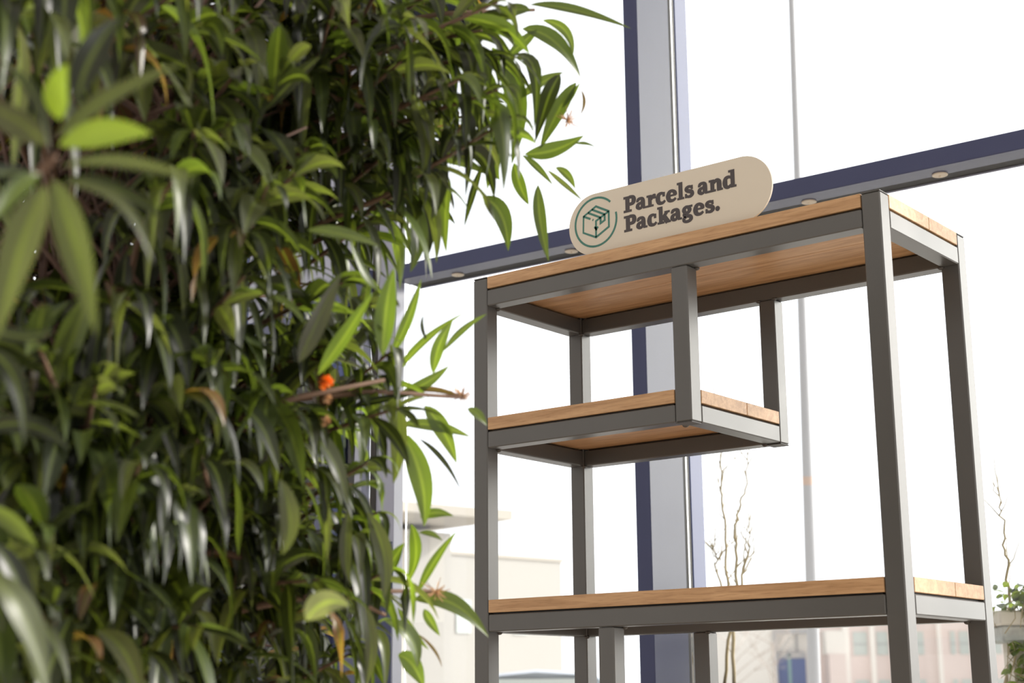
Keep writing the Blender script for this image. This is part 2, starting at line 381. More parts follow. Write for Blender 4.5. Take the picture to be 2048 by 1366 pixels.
 (7, [[1.461, -2.497, 1.247], [1.5, -2.468, 1.251], [1.527, -2.439, 1.227]], 0.0195, 0),
 (7, [[1.453, -2.473, 1.142], [1.469, -2.446, 1.095], [1.466, -2.427, 1.023]], 0.0244, 0),
]
HAND_BRANCH = {0: ([1.012, -1.546, 2.135], [1.243, -1.313, 2.189]), 1: ([1.078, -1.702, 1.956], [1.149, -1.436, 1.911]), 2: ([1.023, -1.837, 1.384], [1.171, -1.616, 1.475]), 3: ([1.039, -1.712, 1.446], [1.17, -1.42, 1.476]), 4: ([0.954, -1.685, 1.131], [1.08, -1.398, 1.164]), 5: ([1.002, -1.801, 1.209], [1.048, -1.478, 1.123]), 6: ([1.471, -2.538, 1.409], [1.746, -2.626, 1.426]), 7: ([1.274, -2.454, 1.042], [1.444, -2.492, 1.181])}
TIPS = [
 [1.321, -2.475, 1.815], [1.366, -2.445, 1.791], [1.418, -2.409, 1.79], [1.379, -2.283, 1.878], [1.348, -2.173, 1.885], [1.165, -1.938, 2.047],
 [1.163, -1.791, 2.123], [1.297, -1.852, 2.022], [1.307, -1.732, 2.121], [1.278, -1.486, 2.224], [1.4, -2.465, 1.733], [1.309, -2.11, 1.852],
 [1.169, -1.907, 1.978], [1.151, -1.762, 2.053], [1.198, -1.745, 2.036], [1.342, -1.768, 1.979], [1.257, -1.48, 2.086], [1.169, -2.001, 1.828],
 [1.203, -1.959, 1.875], [1.305, -1.967, 1.839], [1.187, -1.732, 1.979], [1.265, -1.686, 1.959], [1.276, -1.479, 2.038], [1.228, -2.388, 1.63],
 [1.288, -2.109, 1.714], [1.259, -2.026, 1.756], [1.179, -1.797, 1.806], [1.188, -1.691, 1.859], [1.17, -1.59, 1.871], [1.338, -2.174, 1.624],
 [1.288, -1.978, 1.672], [1.241, -1.883, 1.726], [1.162, -1.957, 1.608], [1.28, -2.018, 1.603], [1.226, -2.356, 1.442], [1.234, -2.159, 1.488],
 [1.091, -1.897, 1.545], [1.256, -1.986, 1.548], [1.165, -1.811, 1.603], [1.209, -2.348, 1.377], [1.334, -2.354, 1.38], [1.153, -2.146, 1.453],
 [1.226, -2.1, 1.446], [1.261, -2.037, 1.433], [1.097, -1.863, 1.525], [1.11, -1.699, 1.554], [1.261, -2.359, 1.318], [1.144, -2.209, 1.367],
 [1.278, -2.231, 1.359], [1.183, -2.112, 1.388], [1.271, -2.094, 1.369], [1.178, -1.864, 1.42], [1.177, -1.781, 1.396], [1.206, -2.368, 1.295],
 [1.189, -2.282, 1.282], [1.207, -2.192, 1.3], [1.28, -2.162, 1.27], [1.224, -2.03, 1.323], [1.143, -1.841, 1.338], [1.16, -1.745, 1.321],
 [1.208, -2.343, 1.186], [1.28, -2.294, 1.185], [1.111, -2.115, 1.212], [1.202, -2.128, 1.251], [1.269, -2.099, 1.241], [1.054, -1.765, 1.256],
 [1.104, -1.746, 1.258], [1.036, -1.559, 1.268], [1.329, -2.388, 1.121], [1.265, -2.308, 1.146], [1.143, -2.161, 1.174], [1.191, -2.123, 1.16],
 [1.128, -1.984, 1.186], [1.03, -1.756, 1.226], [1.209, -1.787, 1.154], [1.072, -1.583, 1.238], [1.334, -2.397, 1.091], [1.148, -2.193, 1.091],
 [1.146, -2.166, 1.121], [1.054, -1.986, 1.133], [1.233, -2.019, 1.081], [1.044, -1.735, 1.146], [1.107, -1.716, 1.125], [1.334, -2.428, 1.044],
 [1.14, -2.222, 1.04], [1.26, -2.229, 1.028], [1.216, -2.113, 1.056], [1.12, -1.969, 1.019], [1.016, -1.764, 1.039], [1.119, -1.756, 1.015],
]
EDGE_TIPS = [
 [1.323, -1.518, 2.104],
 [1.157, -1.384, 2.155],
 [1.252, -1.382, 2.072],
 [1.344, -1.546, 1.935],
 [1.306, -1.581, 1.956],
 [1.191, -1.425, 1.964],
 [1.118, -1.407, 1.931],
 [1.32, -1.523, 1.884],
 [1.173, -1.532, 1.83],
 [1.053, -1.463, 1.83],
 [1.239, -1.571, 1.942],
 [1.066, -1.44, 1.962],
 [1.063, -1.536, 1.782],
 [1.166, -1.707, 1.614],
 [1.146, -1.619, 1.604],
 [1.085, -1.59, 1.569],
 [1.144, -1.575, 1.53],
 [1.074, -1.542, 1.495],
 [1.19, -1.606, 1.43],
 [1.021, -1.533, 1.453],
 [1.103, -1.581, 1.356],
 [1.029, -1.539, 1.327],
 [1.058, -1.509, 1.286],
 [1.063, -1.56, 1.241],
 [1.099, -1.527, 1.19],
 [0.998, -1.468, 1.162],
 [0.968, -1.423, 1.107],
 [0.964, -1.466, 1.065],
]
INNER = [
 [0.696, -2.119, 2.128], [0.821, -2.123, 2.108], [0.908, -2.153, 2.081], [0.902, -2.056, 2.116], [0.708, -1.896, 2.211], [0.909, -1.942, 2.157],
 [0.941, -1.924, 2.145], [0.755, -1.7, 2.305], [0.965, -1.766, 2.195], [0.96, -1.689, 2.24], [0.934, -1.656, 2.258], [0.962, -1.567, 2.294],
 [1.07, -1.629, 2.231], [1.119, -1.569, 2.251], [1.017, -1.381, 2.349], [1.02, -1.27, 2.36], [0.696, -2.083, 2.122], [0.674, -2.03, 2.155],
 [0.718, -1.981, 2.128], [0.795, -1.976, 2.132], [0.463, -1.694, 2.301], [0.541, -1.67, 2.282], [0.942, -1.926, 2.111], [0.779, -1.722, 2.236],
 [0.854, -1.695, 2.193], [1.032, -1.769, 2.118], [0.933, -1.595, 2.199], [1.054, -1.651, 2.147], [1.081, -1.586, 2.185], [1.061, -1.518, 2.19],
 [1.057, -1.388, 2.225], [1.031, -1.287, 2.288], [0.3, -1.884, 2.22], [0.322, -1.847, 2.269], [0.428, -1.799, 2.217], [0.392, -1.719, 2.269],
 [0.6, -1.805, 2.148], [0.574, -1.7, 2.201], [0.665, -1.708, 2.208], [0.855, -1.766, 2.134], [0.809, -1.628, 2.199], [0.845, -1.612, 2.15],
 [0.915, -1.617, 2.127], [0.94, -1.577, 2.185], [1.051, -1.575, 2.136], [1.104, -1.556, 2.126], [0.295, -1.87, 2.183], [0.457, -1.902, 2.125],
 [0.305, -1.752, 2.193], [0.518, -1.814, 2.147], [0.441, -1.678, 2.173], [0.553, -1.668, 2.148], [0.631, -1.649, 2.185], [0.908, -1.794, 2.024],
 [0.953, -1.806, 1.992], [0.941, -1.698, 2.063], [0.971, -1.631, 2.042], [0.927, -1.516, 2.131], [1.038, -1.565, 2.091], [0.976, -1.43, 2.111],
 [1.013, -1.381, 2.118], [0.217, -1.828, 2.161], [0.365, -1.816, 2.116], [0.449, -1.824, 2.096], [0.453, -1.72, 2.141], [0.571, -1.738, 2.098],
 [0.48, -1.627, 2.144], [0.955, -1.89, 1.956], [0.849, -1.745, 1.985], [0.894, -1.721, 2.029], [0.8, -1.537, 2.066], [1.01, -1.65, 2.007],
 [0.876, -1.503, 2.075], [0.926, -1.406, 2.081], [0.972, -1.381, 2.092], [0.398, -1.904, 2.001], [0.409, -1.852, 2.021], [0.414, -1.785, 2.073],
 [0.47, -1.726, 2.04], [0.444, -1.684, 2.083], [0.504, -1.649, 2.092], [0.508, -1.567, 2.102], [0.874, -1.795, 1.951], [0.927, -1.756, 1.915],
 [0.876, -1.613, 1.967], [0.932, -1.628, 1.937], [0.994, -1.566, 1.98], [0.846, -1.338, 2.084], [1.033, -1.467, 2.003], [1.07, -1.426, 1.98],
 [1.099, -1.373, 2.014], [0.959, -1.142, 2.13], [0.214, -1.773, 2.018], [0.283, -1.783, 2.032], [0.394, -1.8, 1.972], [0.478, -1.769, 1.99],
 [0.382, -1.626, 2.006], [0.459, -1.617, 2.027], [0.607, -1.64, 2.004], [0.87, -1.745, 1.902], [0.878, -1.682, 1.927], [0.984, -1.707, 1.856],
 [0.778, -1.498, 2.003], [0.807, -1.424, 1.976], [0.826, -1.35, 2.022], [1.006, -1.427, 1.957], [0.892, -1.241, 2.053], [0.303, -1.846, 1.901],
 [0.23, -1.749, 1.974], [0.296, -1.722, 1.944], [0.476, -1.734, 1.913], [0.529, -1.726, 1.893], [0.629, -1.705, 1.907], [0.503, -1.546, 1.973],
 [0.936, -1.792, 1.814], [0.775, -1.644, 1.877], [0.879, -1.636, 1.871], [0.819, -1.49, 1.898], [0.965, -1.451, 1.898], [0.957, -1.314, 1.945],
 [0.152, -1.766, 1.897], [0.232, -1.754, 1.904], [0.473, -1.79, 1.87], [0.313, -1.654, 1.882], [0.508, -1.706, 1.837], [0.506, -1.603, 1.857],
 [0.641, -1.646, 1.861], [0.779, -1.711, 1.814], [0.959, -1.762, 1.766], [0.857, -1.546, 1.841], [0.875, -1.502, 1.855], [0.151, -1.754, 1.859],
 [0.375, -1.823, 1.812], [0.269, -1.706, 1.818], [0.473, -1.746, 1.772], [0.354, -1.617, 1.843], [0.487, -1.634, 1.81], [0.459, -1.533, 1.859],
 [0.712, -1.66, 1.768], [0.958, -1.668, 1.694], [0.314, -1.838, 1.749], [0.838, -2.089, 1.578], [0.849, -2.049, 1.591], [0.41, -1.673, 1.783],
 [0.441, -1.635, 1.774], [0.77, -1.819, 1.657], [0.55, -1.581, 1.782], [0.711, -1.646, 1.698], [0.916, -1.733, 1.674], [0.776, -2.1, 1.541],
 [0.561, -1.895, 1.631], [0.628, -1.881, 1.64], [0.771, -1.916, 1.613], [0.627, -1.759, 1.664], [0.844, -1.88, 1.572], [0.843, -1.801, 1.581],
 [0.829, -1.738, 1.617], [0.888, -1.733, 1.624], [0.915, -1.626, 1.615], [0.82, -1.472, 1.691], [0.843, -1.442, 1.651], [0.777, -2.097, 1.51],
 [0.594, -1.927, 1.587], [0.549, -1.861, 1.576], [0.766, -1.926, 1.531], [0.824, -1.941, 1.55], [0.74, -1.779, 1.572], [0.842, -1.776, 1.572],
 [0.916, -1.784, 1.565], [0.834, -1.664, 1.595], [0.787, -1.557, 1.596], [0.923, -1.606, 1.565], [0.805, -1.339, 1.629], [0.747, -2.065, 1.457],
 [0.676, -1.967, 1.515], [0.823, -2.031, 1.475], [0.696, -1.865, 1.531], [0.813, -1.877, 1.506], [0.696, -1.742, 1.526], [0.81, -1.752, 1.525],
 [0.663, -1.596, 1.579], [0.921, -1.708, 1.49], [0.821, -1.542, 1.528], [0.786, -1.299, 1.57], [0.548, -1.937, 1.476], [0.748, -2.055, 1.431],
 [0.609, -1.863, 1.442], [0.742, -1.916, 1.422], [0.666, -1.805, 1.445], [0.592, -1.655, 1.487], [0.685, -1.669, 1.465], [0.707, -1.59, 1.495],
 [0.858, -1.666, 1.472], [0.699, -1.446, 1.537], [0.918, -1.602, 1.488], [0.827, -1.364, 1.534], [0.514, -1.959, 1.391], [0.76, -2.012, 1.394],
 [0.568, -1.872, 1.438], [0.596, -1.783, 1.415], [0.822, -1.894, 1.394], [0.795, -1.841, 1.381], [0.866, -1.82, 1.392], [0.691, -1.615, 1.445],
 [0.646, -1.494, 1.463], [0.911, -1.642, 1.388], [0.85, -1.518, 1.431], [0.742, -2.072, 1.309], [0.554, -1.898, 1.367], [0.728, -1.962, 1.315],
 [0.676, -1.87, 1.341], [0.812, -1.911, 1.326], [0.632, -1.672, 1.366], [0.757, -1.712, 1.367], [0.853, -1.735, 1.329], [0.852, -1.635, 1.383],
 [0.775, -1.534, 1.356], [0.762, -1.347, 1.398], [0.652, -2.011, 1.305], [0.749, -1.999, 1.292], [0.551, -1.839, 1.302], [0.747, -1.921, 1.304],
 [0.784, -1.876, 1.288], [0.566, -1.649, 1.345], [0.597, -1.575, 1.354], [0.597, -1.542, 1.342], [0.776, -1.571, 1.306], [0.872, -1.623, 1.298],
 [0.813, -1.4, 1.315], [0.561, -1.958, 1.262], [0.581, -1.884, 1.24], [0.612, -1.845, 1.245], [0.628, -1.817, 1.264], [0.591, -1.747, 1.267],
 [0.768, -1.776, 1.242], [0.676, -1.654, 1.266], [0.607, -1.525, 1.269], [0.665, -1.514, 1.267], [0.639, -1.399, 1.287], [0.911, -1.467, 1.239],
 [0.542, -1.927, 1.206], [0.672, -1.978, 1.168], [0.673, -1.927, 1.204], [0.677, -1.872, 1.2], [0.744, -1.82, 1.203], [0.554, -1.638, 1.205],
 [0.621, -1.601, 1.231], [0.823, -1.704, 1.212], [0.705, -1.505, 1.201], [0.83, -1.563, 1.203], [0.707, -1.335, 1.235], [0.68, -2.042, 1.129],
 [0.631, -1.945, 1.154], [0.587, -1.844, 1.145], [0.538, -1.75, 1.136], [0.535, -1.7, 1.144], [0.59, -1.629, 1.18], [0.839, -1.766, 1.166],
 [0.787, -1.635, 1.144], [0.799, -1.631, 1.169], [0.686, -1.999, 1.09], [0.62, -1.935, 1.113], [0.736, -1.961, 1.094], [0.631, -1.805, 1.1],
 [0.565, -1.671, 1.131], [0.622, -1.669, 1.101], [0.716, -1.651, 1.108], [0.677, -1.54, 1.128], [0.699, -1.506, 1.131], [0.669, -1.292, 1.113],
 [0.814, -1.421, 1.094], [0.628, -1.987, 1.032], [0.611, -1.91, 1.059], [0.537, -1.771, 1.044], [0.695, -1.857, 1.056], [0.564, -1.682, 1.045],
 [0.542, -1.63, 1.042], [0.74, -1.687, 1.07], [0.572, -1.514, 1.07], [0.636, -1.449, 1.045], [0.706, -1.413, 1.047], [0.832, -1.468, 1.045],
 [0.881, -1.44, 1.051], [0.651, -1.999, 1.002], [0.464, -1.813, 0.993], [0.754, -1.966, 0.995], [0.598, -1.795, 0.984], [0.791, -1.829, 1.0],
 [0.525, -1.592, 0.994], [0.704, -1.626, 0.999], [0.762, -1.66, 0.99], [0.841, -1.656, 1.019], [0.842, -1.552, 1.015], [0.853, -1.407, 1.009],
]
TWIGS = [
 ([0.818, -1.919, 2.13], [0.884, -1.854, 2.176], [0.934, -1.756, 2.242]),
 ([0.811, -1.831, 1.114], [0.836, -1.806, 1.181], [0.805, -1.773, 1.253]),
 ([0.893, -2.036, 1.762], [0.944, -1.987, 1.823], [0.996, -1.89, 1.9]),
 ([0.943, -2.115, 1.737], [1.012, -2.058, 1.815], [1.032, -1.991, 1.911]),
 ([0.772, -1.713, 1.28], [0.741, -1.745, 1.394], [0.666, -1.764, 1.517]),
 ([1.108, -1.98, 2.003], [1.137, -1.964, 2.114], [1.123, -1.937, 2.247]),
 ([1.073, -1.929, 1.748], [1.093, -1.909, 1.823], [1.1, -1.852, 1.914]),
 ([0.859, -1.848, 1.903], [0.779, -1.912, 1.99], [0.682, -1.941, 2.095]),
 ([0.745, -1.791, 1.086], [0.743, -1.792, 1.171], [0.728, -1.752, 1.262]),
 ([0.793, -2.042, 1.728], [0.776, -2.058, 1.823], [0.724, -2.054, 1.934]),
 ([0.679, -1.974, 1.601], [0.671, -1.972, 1.661], [0.612, -1.962, 1.733]),
 ([0.934, -2.161, 1.852], [0.944, -2.142, 1.903], [0.892, -2.125, 1.972]),
 ([0.991, -1.894, 1.797], [0.968, -1.917, 1.902], [0.887, -1.939, 2.026]),
 ([0.921, -1.84, 1.036], [0.885, -1.855, 1.078], [0.835, -1.83, 1.124]),
 ([0.587, -1.965, 1.877], [0.65, -1.905, 1.933], [0.655, -1.844, 2.006]),
 ([0.829, -2.129, 1.861], [0.762, -2.185, 1.955], [0.655, -2.225, 2.069]),
 ([0.924, -1.908, 1.197], [0.925, -1.904, 1.276], [0.866, -1.898, 1.362]),
 ([0.93, -1.799, 2.154], [0.912, -1.81, 2.235], [0.838, -1.821, 2.338]),
 ([0.793, -1.743, 1.752], [0.825, -1.72, 1.845], [0.858, -1.648, 1.953]),
 ([0.696, -1.99, 1.627], [0.725, -1.96, 1.693], [0.706, -1.921, 1.773]),
 ([0.881, -2.151, 1.916], [0.822, -2.192, 1.983], [0.743, -2.202, 2.07]),
 ([0.954, -2.191, 2.011], [0.983, -2.158, 2.066], [0.956, -2.124, 2.142]),
 ([0.69, -1.912, 1.095], [0.703, -1.885, 1.126], [0.708, -1.812, 1.159]),
 ([0.798, -1.674, 1.246], [0.794, -1.675, 1.325], [0.76, -1.649, 1.413]),
 ([0.909, -1.951, 1.996], [0.827, -2.012, 2.07], [0.733, -2.036, 2.164]),
 ([0.88, -1.807, 1.939], [0.832, -1.838, 2.003], [0.764, -1.838, 2.085]),
 ([0.623, -1.96, 2.014], [0.638, -1.934, 2.052], [0.65, -1.861, 2.106]),
 ([1.077, -1.96, 1.951], [1.067, -1.964, 2.026], [1.045, -1.93, 2.12]),
 ([0.775, -1.904, 1.018], [0.81, -1.857, 1.041], [0.789, -1.803, 1.067]),
 ([0.649, -2.026, 2.001], [0.667, -1.993, 2.026], [0.663, -1.93, 2.067]),
 ([0.757, -2.035, 1.665], [0.77, -2.018, 1.73], [0.725, -1.999, 1.81]),
 ([0.742, -2.022, 2.068], [0.678, -2.077, 2.169], [0.599, -2.098, 2.291]),
 ([0.835, -2.118, 1.749], [0.837, -2.112, 1.82], [0.798, -2.09, 1.908]),
 ([0.763, -1.756, 1.271], [0.728, -1.772, 1.318], [0.665, -1.759, 1.372]),
 ([0.793, -1.799, 1.724], [0.77, -1.828, 1.847], [0.716, -1.834, 1.987]),
 ([0.757, -2.058, 1.306], [0.797, -2.012, 1.344], [0.785, -1.957, 1.39]),
 ([0.831, -2.006, 1.913], [0.832, -1.994, 1.965], [0.805, -1.958, 2.034]),
 ([0.912, -1.986, 1.71], [0.981, -1.928, 1.79], [1.009, -1.856, 1.886]),
 ([0.868, -2.037, 2.07], [0.944, -1.973, 2.146], [0.992, -1.885, 2.245]),
 ([1.012, -2.075, 2.033], [1.034, -2.041, 2.064], [1.05, -1.965, 2.114]),
 ([0.857, -2.048, 1.553], [0.78, -2.105, 1.626], [0.694, -2.12, 1.712]),
 ([0.777, -1.857, 1.883], [0.801, -1.827, 1.938], [0.781, -1.786, 2.009]),
 ([0.863, -2.154, 1.794], [0.859, -2.152, 1.865], [0.827, -2.125, 1.953]),
 ([0.647, -1.965, 1.685], [0.581, -2.015, 1.765], [0.501, -2.028, 1.86]),
 ([0.883, -1.801, 1.374], [0.875, -1.816, 1.492], [0.843, -1.801, 1.621]),
 ([1.027, -1.895, 1.916], [1.01, -1.904, 1.988], [0.934, -1.913, 2.079]),
 ([0.841, -1.764, 1.125], [0.876, -1.72, 1.156], [0.852, -1.67, 1.191]),
 ([0.991, -1.866, 1.887], [0.998, -1.856, 1.963], [1.004, -1.801, 2.058]),
 ([0.796, -1.967, 2.142], [0.742, -2.017, 2.251], [0.625, -2.07, 2.382]),
 ([0.743, -1.765, 1.087], [0.757, -1.736, 1.114], [0.754, -1.669, 1.144]),
 ([0.993, -1.981, 1.786], [1.05, -1.923, 1.835], [1.079, -1.841, 1.899]),
 ([0.911, -2.0, 1.405], [0.887, -2.02, 1.496], [0.823, -2.023, 1.599]),
 ([1.122, -1.967, 1.905], [1.112, -1.977, 1.997], [1.095, -1.945, 2.109]),
 ([0.905, -2.149, 1.83], [0.88, -2.162, 1.895], [0.819, -2.157, 1.978]),
 ([0.896, -1.831, 1.835], [0.912, -1.811, 1.899], [0.901, -1.765, 1.98]),
 ([0.971, -2.023, 1.819], [0.949, -2.034, 1.886], [0.894, -2.024, 1.97]),
 ([0.954, -2.096, 2.048], [0.937, -2.118, 2.165], [0.884, -2.124, 2.306]),
 ([0.937, -2.005, 1.557], [0.895, -2.043, 1.658], [0.844, -2.039, 1.774]),
 ([0.94, -1.866, 2.111], [0.916, -1.886, 2.204], [0.887, -1.864, 2.319]),
 ([0.735, -1.947, 1.166], [0.696, -1.969, 1.224], [0.609, -1.978, 1.287]),
 ([0.71, -1.75, 1.127], [0.732, -1.739, 1.236], [0.706, -1.716, 1.353]),
 ([0.722, -1.869, 1.782], [0.737, -1.842, 1.816], [0.753, -1.765, 1.864]),
 ([0.97, -1.925, 1.832], [1.036, -1.859, 1.873], [1.057, -1.78, 1.929]),
 ([0.918, -1.838, 1.939], [0.91, -1.846, 2.032], [0.886, -1.82, 2.145]),
 ([0.73, -1.926, 1.957], [0.704, -1.956, 2.076], [0.645, -1.965, 2.215]),
 ([0.839, -1.98, 1.958], [0.773, -2.031, 2.038], [0.699, -2.041, 2.138]),
 ([1.053, -1.911, 1.631], [1.12, -1.855, 1.709], [1.166, -1.768, 1.802]),
 ([0.898, -1.814, 2.153], [0.926, -1.795, 2.25], [0.907, -1.767, 2.37]),
 ([0.832, -1.889, 1.293], [0.838, -1.887, 1.393], [0.822, -1.855, 1.504]),
 ([0.988, -2.0, 1.57], [1.012, -1.977, 1.646], [1.014, -1.924, 1.736]),
 ([0.836, -1.987, 1.804], [0.911, -1.923, 1.877], [0.962, -1.831, 1.967]),
 ([0.943, -1.94, 1.377], [0.953, -1.938, 1.484], [0.943, -1.903, 1.603]),
 ([0.866, -1.71, 1.31], [0.805, -1.758, 1.4], [0.69, -1.8, 1.5]),
 ([0.932, -1.763, 1.354], [0.891, -1.787, 1.412], [0.817, -1.787, 1.479]),
 ([0.598, -1.921, 1.842], [0.62, -1.902, 1.924], [0.6, -1.868, 2.022]),
 ([0.881, -2.154, 1.637], [0.848, -2.183, 1.732], [0.791, -2.183, 1.843]),
 ([0.937, -1.859, 1.762], [0.888, -1.896, 1.842], [0.821, -1.899, 1.938]),
 ([0.991, -1.979, 1.548], [0.993, -1.973, 1.624], [0.985, -1.928, 1.714]),
 ([0.876, -1.869, 2.107], [0.832, -1.903, 2.191], [0.748, -1.922, 2.296]),
 ([0.93, -1.891, 2.134], [0.959, -1.86, 2.198], [0.97, -1.798, 2.283]),
 ([0.851, -2.113, 2.025], [0.903, -2.062, 2.078], [0.928, -1.985, 2.151]),
 ([0.822, -1.972, 1.635], [0.857, -1.955, 1.757], [0.854, -1.92, 1.895]),
 ([0.624, -1.897, 1.664], [0.674, -1.846, 1.713], [0.671, -1.788, 1.776]),
 ([0.859, -2.029, 1.58], [0.867, -2.033, 1.701], [0.849, -2.01, 1.839]),
 ([0.855, -1.866, 1.988], [0.899, -1.822, 2.045], [0.931, -1.74, 2.12]),
 ([0.775, -2.06, 2.017], [0.803, -2.021, 2.05], [0.824, -1.941, 2.101]),
 ([0.78, -1.894, 1.943], [0.729, -1.923, 1.988], [0.654, -1.922, 2.051]),
 ([0.754, -2.012, 1.983], [0.721, -2.028, 2.035], [0.664, -2.016, 2.106]),
 ([0.921, -2.163, 1.989], [0.883, -2.198, 2.095], [0.815, -2.212, 2.225]),
 ([0.952, -1.86, 1.496], [0.948, -1.868, 1.6], [0.885, -1.875, 1.718]),
 ([0.828, -2.026, 1.287], [0.796, -2.045, 1.358], [0.717, -2.053, 1.437]),
 ([0.67, -1.894, 1.263], [0.644, -1.909, 1.332], [0.601, -1.887, 1.408]),
 ([0.892, -1.814, 1.874], [0.896, -1.807, 1.95], [0.879, -1.77, 2.044]),
 ([1.027, -2.023, 1.889], [1.024, -2.016, 1.947], [0.97, -2.003, 2.023]),
 ([0.844, -2.045, 2.046], [0.849, -2.04, 2.127], [0.834, -2.003, 2.23]),
 ([0.834, -2.139, 1.95], [0.771, -2.187, 2.033], [0.678, -2.213, 2.136]),
 ([1.024, -1.893, 1.62], [1.036, -1.868, 1.657], [1.046, -1.796, 1.706]),
 ([0.869, -1.893, 1.951], [0.854, -1.911, 2.061], [0.825, -1.894, 2.191]),
 ([0.832, -1.774, 1.83], [0.805, -1.786, 1.885], [0.73, -1.788, 1.956]),
 ([1.025, -2.005, 2.045], [0.984, -2.029, 2.102], [0.918, -2.025, 2.179]),
 ([0.696, -2.048, 1.782], [0.647, -2.091, 1.883], [0.547, -2.126, 2.002]),
 ([0.668, -1.934, 1.791], [0.659, -1.931, 1.845], [0.598, -1.921, 1.914]),
 ([0.862, -2.042, 1.632], [0.854, -2.037, 1.682], [0.837, -1.991, 1.746]),
 ([0.859, -1.814, 1.649], [0.874, -1.789, 1.696], [0.867, -1.734, 1.756]),
 ([0.901, -1.856, 1.43], [0.84, -1.904, 1.516], [0.718, -1.952, 1.615]),
 ([1.037, -1.999, 1.621], [1.062, -1.976, 1.697], [1.047, -1.936, 1.787]),
 ([0.962, -2.05, 1.574], [0.909, -2.09, 1.653], [0.809, -2.119, 1.747]),
 ([0.939, -1.881, 1.825], [0.995, -1.823, 1.866], [1.039, -1.726, 1.924]),
 ([0.868, -2.155, 1.836], [0.837, -2.172, 1.9], [0.758, -2.18, 1.982]),
 ([0.802, -1.851, 2.048], [0.806, -1.85, 2.143], [0.79, -1.819, 2.259]),
 ([0.651, -1.884, 1.546], [0.663, -1.872, 1.624], [0.64, -1.839, 1.715]),
 ([0.847, -1.827, 1.791], [0.878, -1.803, 1.878], [0.859, -1.77, 1.983]),
 ([0.838, -2.116, 1.883], [0.798, -2.137, 1.932], [0.741, -2.124, 2.0]),
 ([0.998, -1.988, 2.019], [0.966, -2.013, 2.106], [0.923, -2.0, 2.216]),
 ([0.627, -1.975, 1.612], [0.659, -1.937, 1.659], [0.628, -1.9, 1.717]),
 ([0.872, -1.944, 1.855], [0.849, -1.957, 1.924], [0.825, -1.923, 2.01]),
 ([1.054, -1.919, 1.743], [1.106, -1.865, 1.79], [1.147, -1.773, 1.853]),
 ([0.846, -2.095, 1.665], [0.881, -2.055, 1.712], [0.876, -1.998, 1.772]),
 ([0.84, -1.765, 1.522], [0.898, -1.719, 1.609], [0.939, -1.638, 1.709]),
 ([0.754, -1.994, 1.405], [0.747, -2.001, 1.496], [0.685, -2.002, 1.598]),
 ([0.716, -1.977, 1.838], [0.766, -1.945, 1.95], [0.759, -1.911, 2.081]),
 ([0.973, -1.844, 1.854], [0.918, -1.88, 1.917], [0.858, -1.873, 1.998]),
 ([1.069, -2.037, 1.804], [1.091, -2.0, 1.829], [1.088, -1.936, 1.87]),
 ([0.72, -2.026, 2.155], [0.789, -1.97, 2.238], [0.833, -1.887, 2.343]),
 ([0.822, -2.03, 1.828], [0.818, -2.031, 1.907], [0.771, -2.019, 2.005]),
 ([0.891, -1.815, 1.509], [0.859, -1.838, 1.591], [0.806, -1.83, 1.685]),
 ([0.655, -1.968, 2.0], [0.673, -1.969, 2.14], [0.636, -1.968, 2.303]),
 ([0.859, -1.703, 1.245], [0.883, -1.668, 1.282], [0.871, -1.612, 1.325]),
 ([0.839, -2.019, 1.589], [0.838, -2.023, 1.689], [0.813, -1.998, 1.804]),
 ([1.127, -2.005, 1.933], [1.158, -1.976, 2.007], [1.152, -1.93, 2.101]),
 ([0.869, -2.028, 1.871], [0.868, -2.031, 1.967], [0.859, -1.994, 2.082]),
 ([0.774, -1.999, 1.27], [0.694, -2.061, 1.352], [0.601, -2.083, 1.444]),
 ([0.853, -1.945, 1.859], [0.847, -1.944, 1.93], [0.835, -1.901, 2.017]),
 ([0.922, -2.016, 2.05], [0.921, -2.009, 2.11], [0.867, -1.997, 2.19]),
 ([0.79, -1.88, 1.737], [0.703, -1.953, 1.838], [0.606, -1.986, 1.955]),
 ([0.906, -1.856, 2.059], [0.956, -1.804, 2.104], [1.003, -1.707, 2.167]),
 ([0.939, -1.905, 1.994], [0.916, -1.914, 2.05], [0.88, -1.886, 2.124]),
 ([0.691, -1.94, 1.938], [0.754, -1.881, 1.998], [0.784, -1.802, 2.076]),
 ([0.856, -1.742, 1.524], [0.894, -1.705, 1.587], [0.892, -1.65, 1.662]),
 ([0.905, -1.85, 1.942], [0.953, -1.818, 2.049], [1.004, -1.736, 2.176]),
 ([0.759, -1.84, 1.877], [0.789, -1.803, 1.924], [0.779, -1.752, 1.986]),
 ([0.927, -2.114, 1.815], [0.959, -2.08, 1.876], [0.989, -2.001, 1.954]),
 ([0.634, -1.954, 1.509], [0.637, -1.947, 1.583], [0.614, -1.912, 1.668]),
 ([0.52, -1.848, 1.31], [0.552, -1.827, 1.413], [0.584, -1.756, 1.526]),
 ([0.972, -2.107, 1.777], [1.024, -2.059, 1.84], [1.064, -1.972, 1.921]),
 ([0.863, -1.821, 1.951], [0.857, -1.82, 2.02], [0.829, -1.79, 2.108]),
 ([0.892, -1.827, 2.132], [0.875, -1.836, 2.206], [0.823, -1.827, 2.302]),
 ([0.782, -2.11, 1.899], [0.777, -2.117, 1.998], [0.749, -2.096, 2.116]),
 ([0.568, -1.998, 2.007], [0.483, -2.056, 2.066], [0.392, -2.073, 2.142]),
 ([0.86, -2.121, 1.923], [0.831, -2.143, 2.008], [0.763, -2.149, 2.113]),
 ([0.658, -1.746, 1.024], [0.599, -1.783, 1.08], [0.48, -1.817, 1.139]),
 ([0.845, -1.82, 1.812], [0.841, -1.82, 1.889], [0.782, -1.816, 1.983]),
